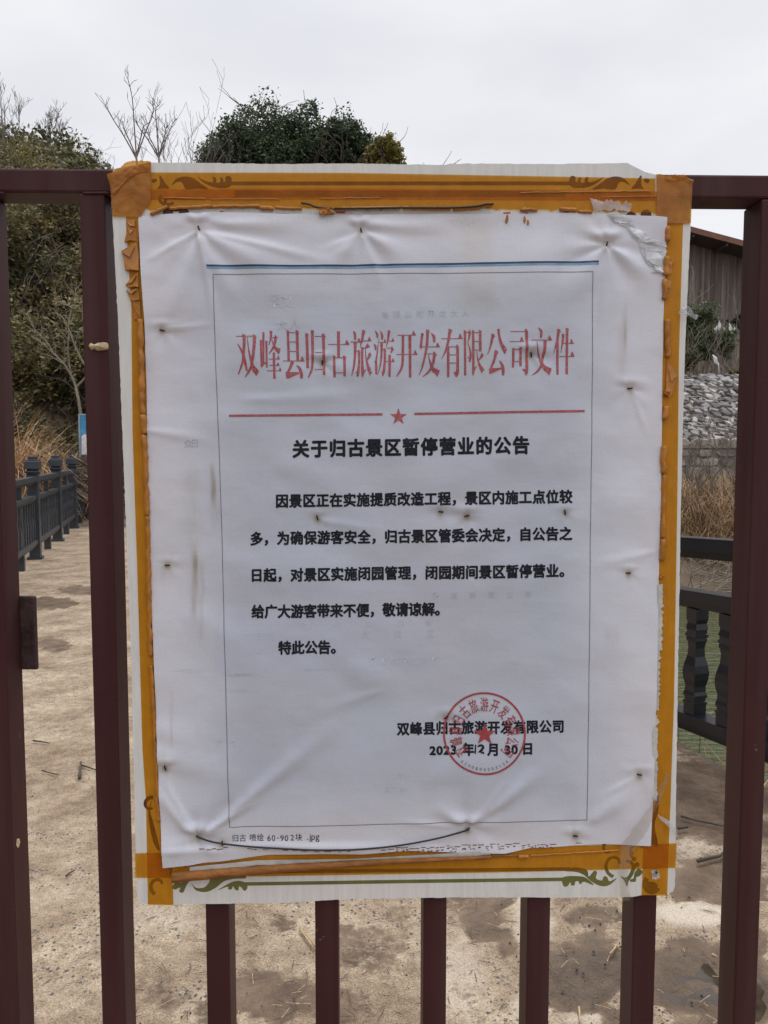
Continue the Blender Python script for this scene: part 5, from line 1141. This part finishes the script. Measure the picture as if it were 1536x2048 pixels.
# reed stalks by the near edge
rk = empty('reed_stalks', Vector((1.62, 3.9, -.4)), 'few dry yellow and brown reed stalks rising from the pond behind the black railing', 'reeds')
mb = MB(); mbb = MB(); rnd = random.Random(12)
for k in range(18):
    px = rnd.uniform(1345, 1500); Yb = rnd.uniform(3.75, 4.9); X = rs(px, Yb)[0]; p = Vector((X, Yb, -1.25)); tp = Vector((X+rnd.gauss(.12, .5), Yb+rnd.gauss(0, .1), rnd.uniform(-.1, .62)))
    md = (p+tp)/2 + Vector((rnd.gauss(0, .03), 0, 0)); (mb if k % 2 else mbb).tube([p, md, tp], [.0055, .004, .0022], 5)
    if rnd.random() < .5: (mb if k % 2 else mbb).tube([md, md + Vector((rnd.gauss(0, .14), .02, rnd.uniform(.1, .25)))], [.003, .0015], 4)
mb.build('stalk', M['straw'], rk); mbb.build('stalk', M['twigs'], rk)

# ------------------------------------------------------------------ the far right: wall, stone slope, bushes, wooden hall
def stones(u0, u1, v0, v1, su, sv, place, depth, seed, skew=.3, jit=.32):
    r = random.Random(seed); mb = MB(); v = v0; row = 0
    while v < v1:
        hh = sv*r.uniform(.75, 1.25); u = u0 - r.uniform(0, su)
        while u < u1:
            ww = su*r.uniform(.55, 1.5); n = r.randrange(4, 8); a0 = r.uniform(0, 6); ring = []
            for k in range(n):
                a = a0 + 2*math.pi*k/n; e = 1 + r.uniform(-jit, jit)*.6
                cu_, cv_ = math.copysign(abs(math.cos(a))**.65, math.cos(a)), math.copysign(abs(math.sin(a))**.65, math.sin(a))
                ring.append((u+ww/2 + cu_*ww*.5*e, v+hh/2 + cv_*hh*.5*e + skew*cu_*hh*.3*r.uniform(-1, 1)))
            d_ = depth*r.uniform(.5, 1.2); vs = [place(a, b, 0) for a, b in ring] + [place(u+ww/2+(a-u-ww/2)*.84, v+hh/2+(b-v-hh/2)*.84, d_*r.uniform(.6, 1.25)) for a, b in ring] + [place(u+ww/2, v+hh/2, d_*1.02)]
            mb.add(vs, [(k, (k+1) % n, n+(k+1) % n, n+k) for k in range(n)] + [(n+k, n+(k+1) % n, 2*n) for k in range(n)]); u += ww*1.03
        v += hh*1.0; row += 1
    return mb
WY = 26.0; zw0 = ztop(988, WY) - .6; zw1 = ztop(890, WY)
wl = empty('masonry_wall', Vector((11, WY, zw0)), 'low mortared fieldstone wall at the foot of the stone slope', 'wall')
stones(4, 22, zw0, zw1-.1, .52, .34, lambda u, v, d: (u, WY - d, v), .07, 3, .1, .2).build('stone_face', M['stonewall'], wl)
mb = MB(); mb.box((4, WY+.002, zw0-1), (22, WY+.5, zw1-.1)); mb.build('mortar_core', M['mortar'], wl)
mb = MB(); mb.box((4, WY-.06, zw1-.1), (22, WY+.5, zw1)); mb.build('coping', M['mortar'], wl)
SY0, SY1 = 26.4, 34.5; zs0, zs1 = zw1 - .05, ztop(752, 34.5)
sl = empty('stone_embankment', Vector((11, 30, zs0)), 'sloping bank paved with loose pale grey stones below the bushes', 'embankment')
def slope_pt(u, v, d):
    t = v; y = SY0 + (SY1-SY0)*t; z = zs0 + (zs1-zs0)*t - max(0, u-15.2)*.32*t; nv = Vector((0, -(zs1-zs0), SY1-SY0)).normalized(); p = Vector((u, y, z + .12*fn(u*.6, t*4))) + nv*d; return tuple(p)
stones(6, 19.5, 0, 1.0, .29, .046, slope_pt, .10, 8, 1.9, .95).build('stone_facing', M['stone'], sl)
mb = MB(); us = [4+i*.6 for i in range(31)]
for t in [i/12 for i in range(13)]:
    for u in us: mb.v.append(slope_pt(u, t, -.02))
nu_ = len(us); mb.f = [(j*nu_+i, j*nu_+i+1, (j+1)*nu_+i+1, (j+1)*nu_+i) for j in range(12) for i in range(nu_-1)]; mb.m = [0]*len(mb.f); mb.build('earth_bed', M['soil'], sl)
# bushes on top
def bush(px, topy, basey, wpx, Y, lab, n, seed, mt='leafbush', size=.08):
    X = at(px, 700, Y).x; zb_ = at(px, basey, Y).z; zt_ = ztop(topy, Y); Hh = zt_-zb_; W = wpx/F*Y/2; rnd = random.Random(seed); bl = []
    for k in range(7): bl.append((rnd.uniform(-.6, .6)*W, rnd.uniform(-.4, .4)*W, Hh*rnd.uniform(.3, .8), W*rnd.uniform(.35, .55), W*.5, Hh*rnd.uniform(.18, .3)))
    root = empty('evergreen_bush', (X, Y, zb_), lab, 'bush', 'bushes above the stone slope')
    leafcloud([(b[0]+X, b[1]+Y, b[2]+zb_, *b[3:]) for b in bl], int(n*2.8), size, seed, .5).build('leaves', M[mt], root)
    mb = MB()
    for k in range(6): branches(mb, Vector((X+rnd.gauss(0, .2), Y, zb_-.8)), Vector((rnd.gauss(0, .35), 0, 1)).normalized(), Hh*.7+.8, .03, 2, rnd, 2, .3, .15, .008)
    mb.build('stems', M['palebark'], root)
bush(1392, 596, 735, 90, 37, 'tall rounded evergreen bush touching the board edge below the wooden hall', 4200, 1)
bush(1438, 640, 725, 80, 37.5, 'lower evergreen bush to the right, behind the small lamp', 3400, 2)
bush(1372, 690, 765, 60, 36, 'dense low bush at the board edge on top of the stones', 1800, 3, 'leafdeep')
bush(1410, 690, 735, 46, 36.3, 'dark low bush in the middle above the stones', 1700, 6, 'leafdark')
bush(1484, 622, 680, 40, 39, 'small dark bush beside the right-hand bar under the planks', 1500, 4, 'leafdark')
bush(1470, 735, 775, 50, 35.6, 'small grey green bush at the right end of the slope', 900, 5, 'leafshrub')
# small flood lamp
fl = empty('flood_lamp', at(1437, 752, 35.2), 'small white flood lamp on a thin braced pole above the stones', 'lamp'); Yl = 35.2
mb = MB(); c = at(1431, 720, Yl); mb.obox(c, Vector((.10, 0, -.07)), Vector((.015, .05, .03)), Vector((-.05, -.03, .15))); bevel(mb.build('lamp_head', M['white'], fl), .01, 1)
mb = MB(); mb.tube([at(1438, 758, Yl), at(1437, 726, Yl), at(1432, 724, Yl)], .022, 6); mb.build('pole', M['white'], fl, True)
mb = MB(); mb.tube([at(1440, 730, Yl), at(1462, 757, Yl)], .016, 5); mb.build('brace', M['palebark'], fl, True)
# wooden hall
HY = 45.0
hall = empty('wooden_hall', Vector((17, HY, 5)), 'large hall clad in weathered vertical planks under a rusty sloping roof', 'building')
ap = at(1380, 452, 43.2); ep = at(1492, 482, 43.2); sl_ = (ep.z-ap.z)/(ep.x-ap.x)
def roofz(x): return ap.z + sl_*(x-ap.x) if x > 10 else ap.z + sl_*(10-ap.x) + (-sl_)*(-(10-x))
rnd = random.Random(8); mb = MB(); x = -4.0
while x < 26:
    ww = rnd.uniform(.12, .2); dz = rnd.uniform(-.12, .12); y_ = HY - rnd.uniform(0, .03); zb_ = ztop(640, HY) + dz; mb.box((x, y_, zb_), (x+ww-.012, HY+.06, roofz(x+ww/2)-.18))
    y_ = HY + .12 - rnd.uniform(0, .03); mb.box((x, y_, 3.4), (x+ww-.012, HY+.2, zb_+.4)); x += ww
mb.build('wall', M['plank'], hall)
mb = MB(); mb.box((-4, HY+.21, 3), (26, HY+12, ztop(560, HY))); mb.build('inner_wall', M['soffit'], hall)
mb = MB(); Y0, Y1 = 43.2, HY+13
for xa, xb in ((10, 27), (-6, 10)):
    za, zb_ = roofz(xa) if xa == 10 else roofz(-6), roofz(xb) if xb != 10 else roofz(10); T_ = .30
    mb.add([(xa,Y0,za),(xb,Y0,zb_),(xb,Y1,zb_),(xa,Y1,za),(xa,Y0,za-T_),(xb,Y0,zb_-T_),(xb,Y1,zb_-T_),(xa,Y1,za-T_)], [(0,1,2,3),(4,7,6,5),(0,4,5,1),(2,6,7,3),(1,5,6,2),(3,7,4,0)], 0)
mb.m = [0, 1, 0, 0, 0, 0]*2; rf = mb.build('roof', [M['roof'], M['soffit']], hall)
for k in range(9):
    mb = MB(); x_ = 11 + k*1.8; mb.obox((x_, 44.1, roofz(x_)-.40), Vector((.05, 0, 0)), Vector((0, .8, 0)), Vector((0, 0, .08))); mb.build('rafter', M['soffit'], rf)
# lower plank fence with white pointed pickets
fc = empty('plank_fence', Vector((18, 40.6, 5)), 'brown plank fence topped by small white pointed pickets below the hall', 'fence')
mb = MB(); x = 15.5; zf = ztop(668, 40.6); rnd = random.Random(4)
while x < 22:
    ww = rnd.uniform(.14, .2); mb.box((x, 40.6 - rnd.uniform(0, .02), 3.8), (x+ww-.015, 40.66, zf + rnd.uniform(-.04, .04) - (x-17)*.12)); x += ww
mb.build('panel', M['plank'], fc)
x = 16.6; k = 0
while x < 20.5:
    mb = MB(); z_ = zf + .04 - (x-17)*.12; h_ = rnd.uniform(.3, .62); w_ = rnd.uniform(.05, .09); l_ = rnd.uniform(-.12, .12)
    mb.add([(x-w_, 40.58, z_), (x+w_, 40.58, z_), (x+w_*1.2+l_*.5, 40.58, z_+h_*.6), (x+l_, 40.58, z_+h_), (x-w_*1.2+l_*.5, 40.58, z_+h_*.6), (x-w_, 40.62, z_), (x+w_, 40.62, z_), (x+w_*1.2+l_*.5, 40.62, z_+h_*.6), (x+l_, 40.62, z_+h_), (x-w_*1.2+l_*.5, 40.62, z_+h_*.6)],
        [(0,1,2,3,4), (9,8,7,6,5), (0,5,6,1), (1,6,7,2), (2,7,8,3), (3,8,9,4), (4,9,5,0)]); mb.build('picket', M['white'], fc); x += rnd.uniform(.17, .34)

# ------------------------------------------------------------------ bits lying on the pavement
def twig(lab, pts, r, mt='strawbit', name='twig'):
    mb = MB(); P = [onground(x, y, .004 + r) for x, y in pts]; mb.tube(P, [r*(1-.4*i/(len(P)-1)) for i in range(len(P))], 5); return tag(mb.build(name, M[mt], smooth=True), lab, 'twig', 'twigs on the pavement')
M['strawbit'] = mat('dry_stalk', (.42, .30, .17), .8, .25, 60); M['darktwig'] = mat('dark_twig', (.06, .045, .032), .85, .3, 60)
twig('pale split straw lying between the two bars left of centre', [(600,1859),(613,1876),(632,1902)], .0035); twig('second pale straw fork beside the split straw', [(606,1862),(622,1880),(636,1899)], .0022)
twig('dark crooked twig beside the second bar, halfway up the path', [(159,1556),(160,1545),(162,1524)], .007, 'darktwig'); twig('dark twig arm pointing to the second bar', [(162,1530),(176,1534),(192,1540)], .004, 'darktwig')
twig('thin dark twig in the middle of the path', [(66,1481),(82,1483),(98,1486)], .004, 'darktwig'); twig('thin curved twig left of the crooked one', [(84,1541),(98,1545),(116,1549)], .003, 'darktwig'); twig('small dark twig near the foot of the second bar', [(132,1752),(140,1745),(150,1740)], .003, 'darktwig')
twig('long dark twig in the mud right of the board', [(1362,1632),(1390,1640),(1420,1646),(1448,1652)], .004, 'darktwig'); twig('curved dark stick below the long twig in the mud', [(1395,1722),(1420,1716),(1440,1712),(1452,1700)], .006, 'darktwig'); twig('short dark stick by the board edge in the mud', [(1356,1656),(1376,1654)], .006, 'darktwig')
twig('pale straw standing out on the mud before the right-hand picket', [(1220,1908),(1229,1897),(1234,1888)], .003); twig('upright pale straw at the bottom edge of the picture', [(1158,2014),(1159,2030),(1160,2046)], .003); twig('pale chip of straw before the right bar', [(1424,1909),(1434,1914)], .005)
rnd = random.Random(21); mb = MB()
for k in range(260):
    px = rnd.choice([rnd.uniform(270, 1500), rnd.uniform(1000, 1500)]); py = rnd.uniform(1560, 2047) if px > 1340 else rnd.uniform(1795, 2047)
    if rnd.random() < .12: px = rnd.uniform(60, 200); py = rnd.uniform(1150, 2040)
    c = onground(px, py, .003); s_ = rnd.choice([.0012, .0015, .002, .003, .0045 if px > 1000 else .002]); vs = []
    for a in range(5): vs.append(c + Vector((math.cos(a*1.257)*s_*rnd.uniform(.6, 1.4), math.sin(a*1.257)*s_*rnd.uniform(.6, 1.4), -.003)))
    vs.append(c + Vector((0, 0, s_*.7-.001))); mb.add(vs, [(a, (a+1) % 5, 5) for a in range(5)], 0 if rnd.random() < .7 else 1)
o = mb.build('loose_grit', [M['darkbit'], M['pebble']]); tag(o, kind='stuff')
mb = MB()
for k in range(330):
    px = rnd.uniform(40, 1500); py = rnd.uniform(1800, 2047) if px > 270 else rnd.uniform(1200, 2047)
    c = onground(px, py, .0045); a = rnd.uniform(0, 3.14); l_ = rnd.uniform(.006, .022); d = Vector((math.cos(a), math.sin(a), 0))*l_; n_ = Vector((-d.y, d.x, 0)).normalized()*.0008
    mb.add([c-d-n_, c-d+n_, c+d+n_, c+d-n_, c+Vector((0, 0, .0012))], [(0, 3, 4), (3, 2, 4), (2, 1, 4), (1, 0, 4)], 0 if rnd.random() < .45 else 1)
tag(mb.build('straw_litter', [M['strawbit'], M['darktwig']]), kind='stuff')
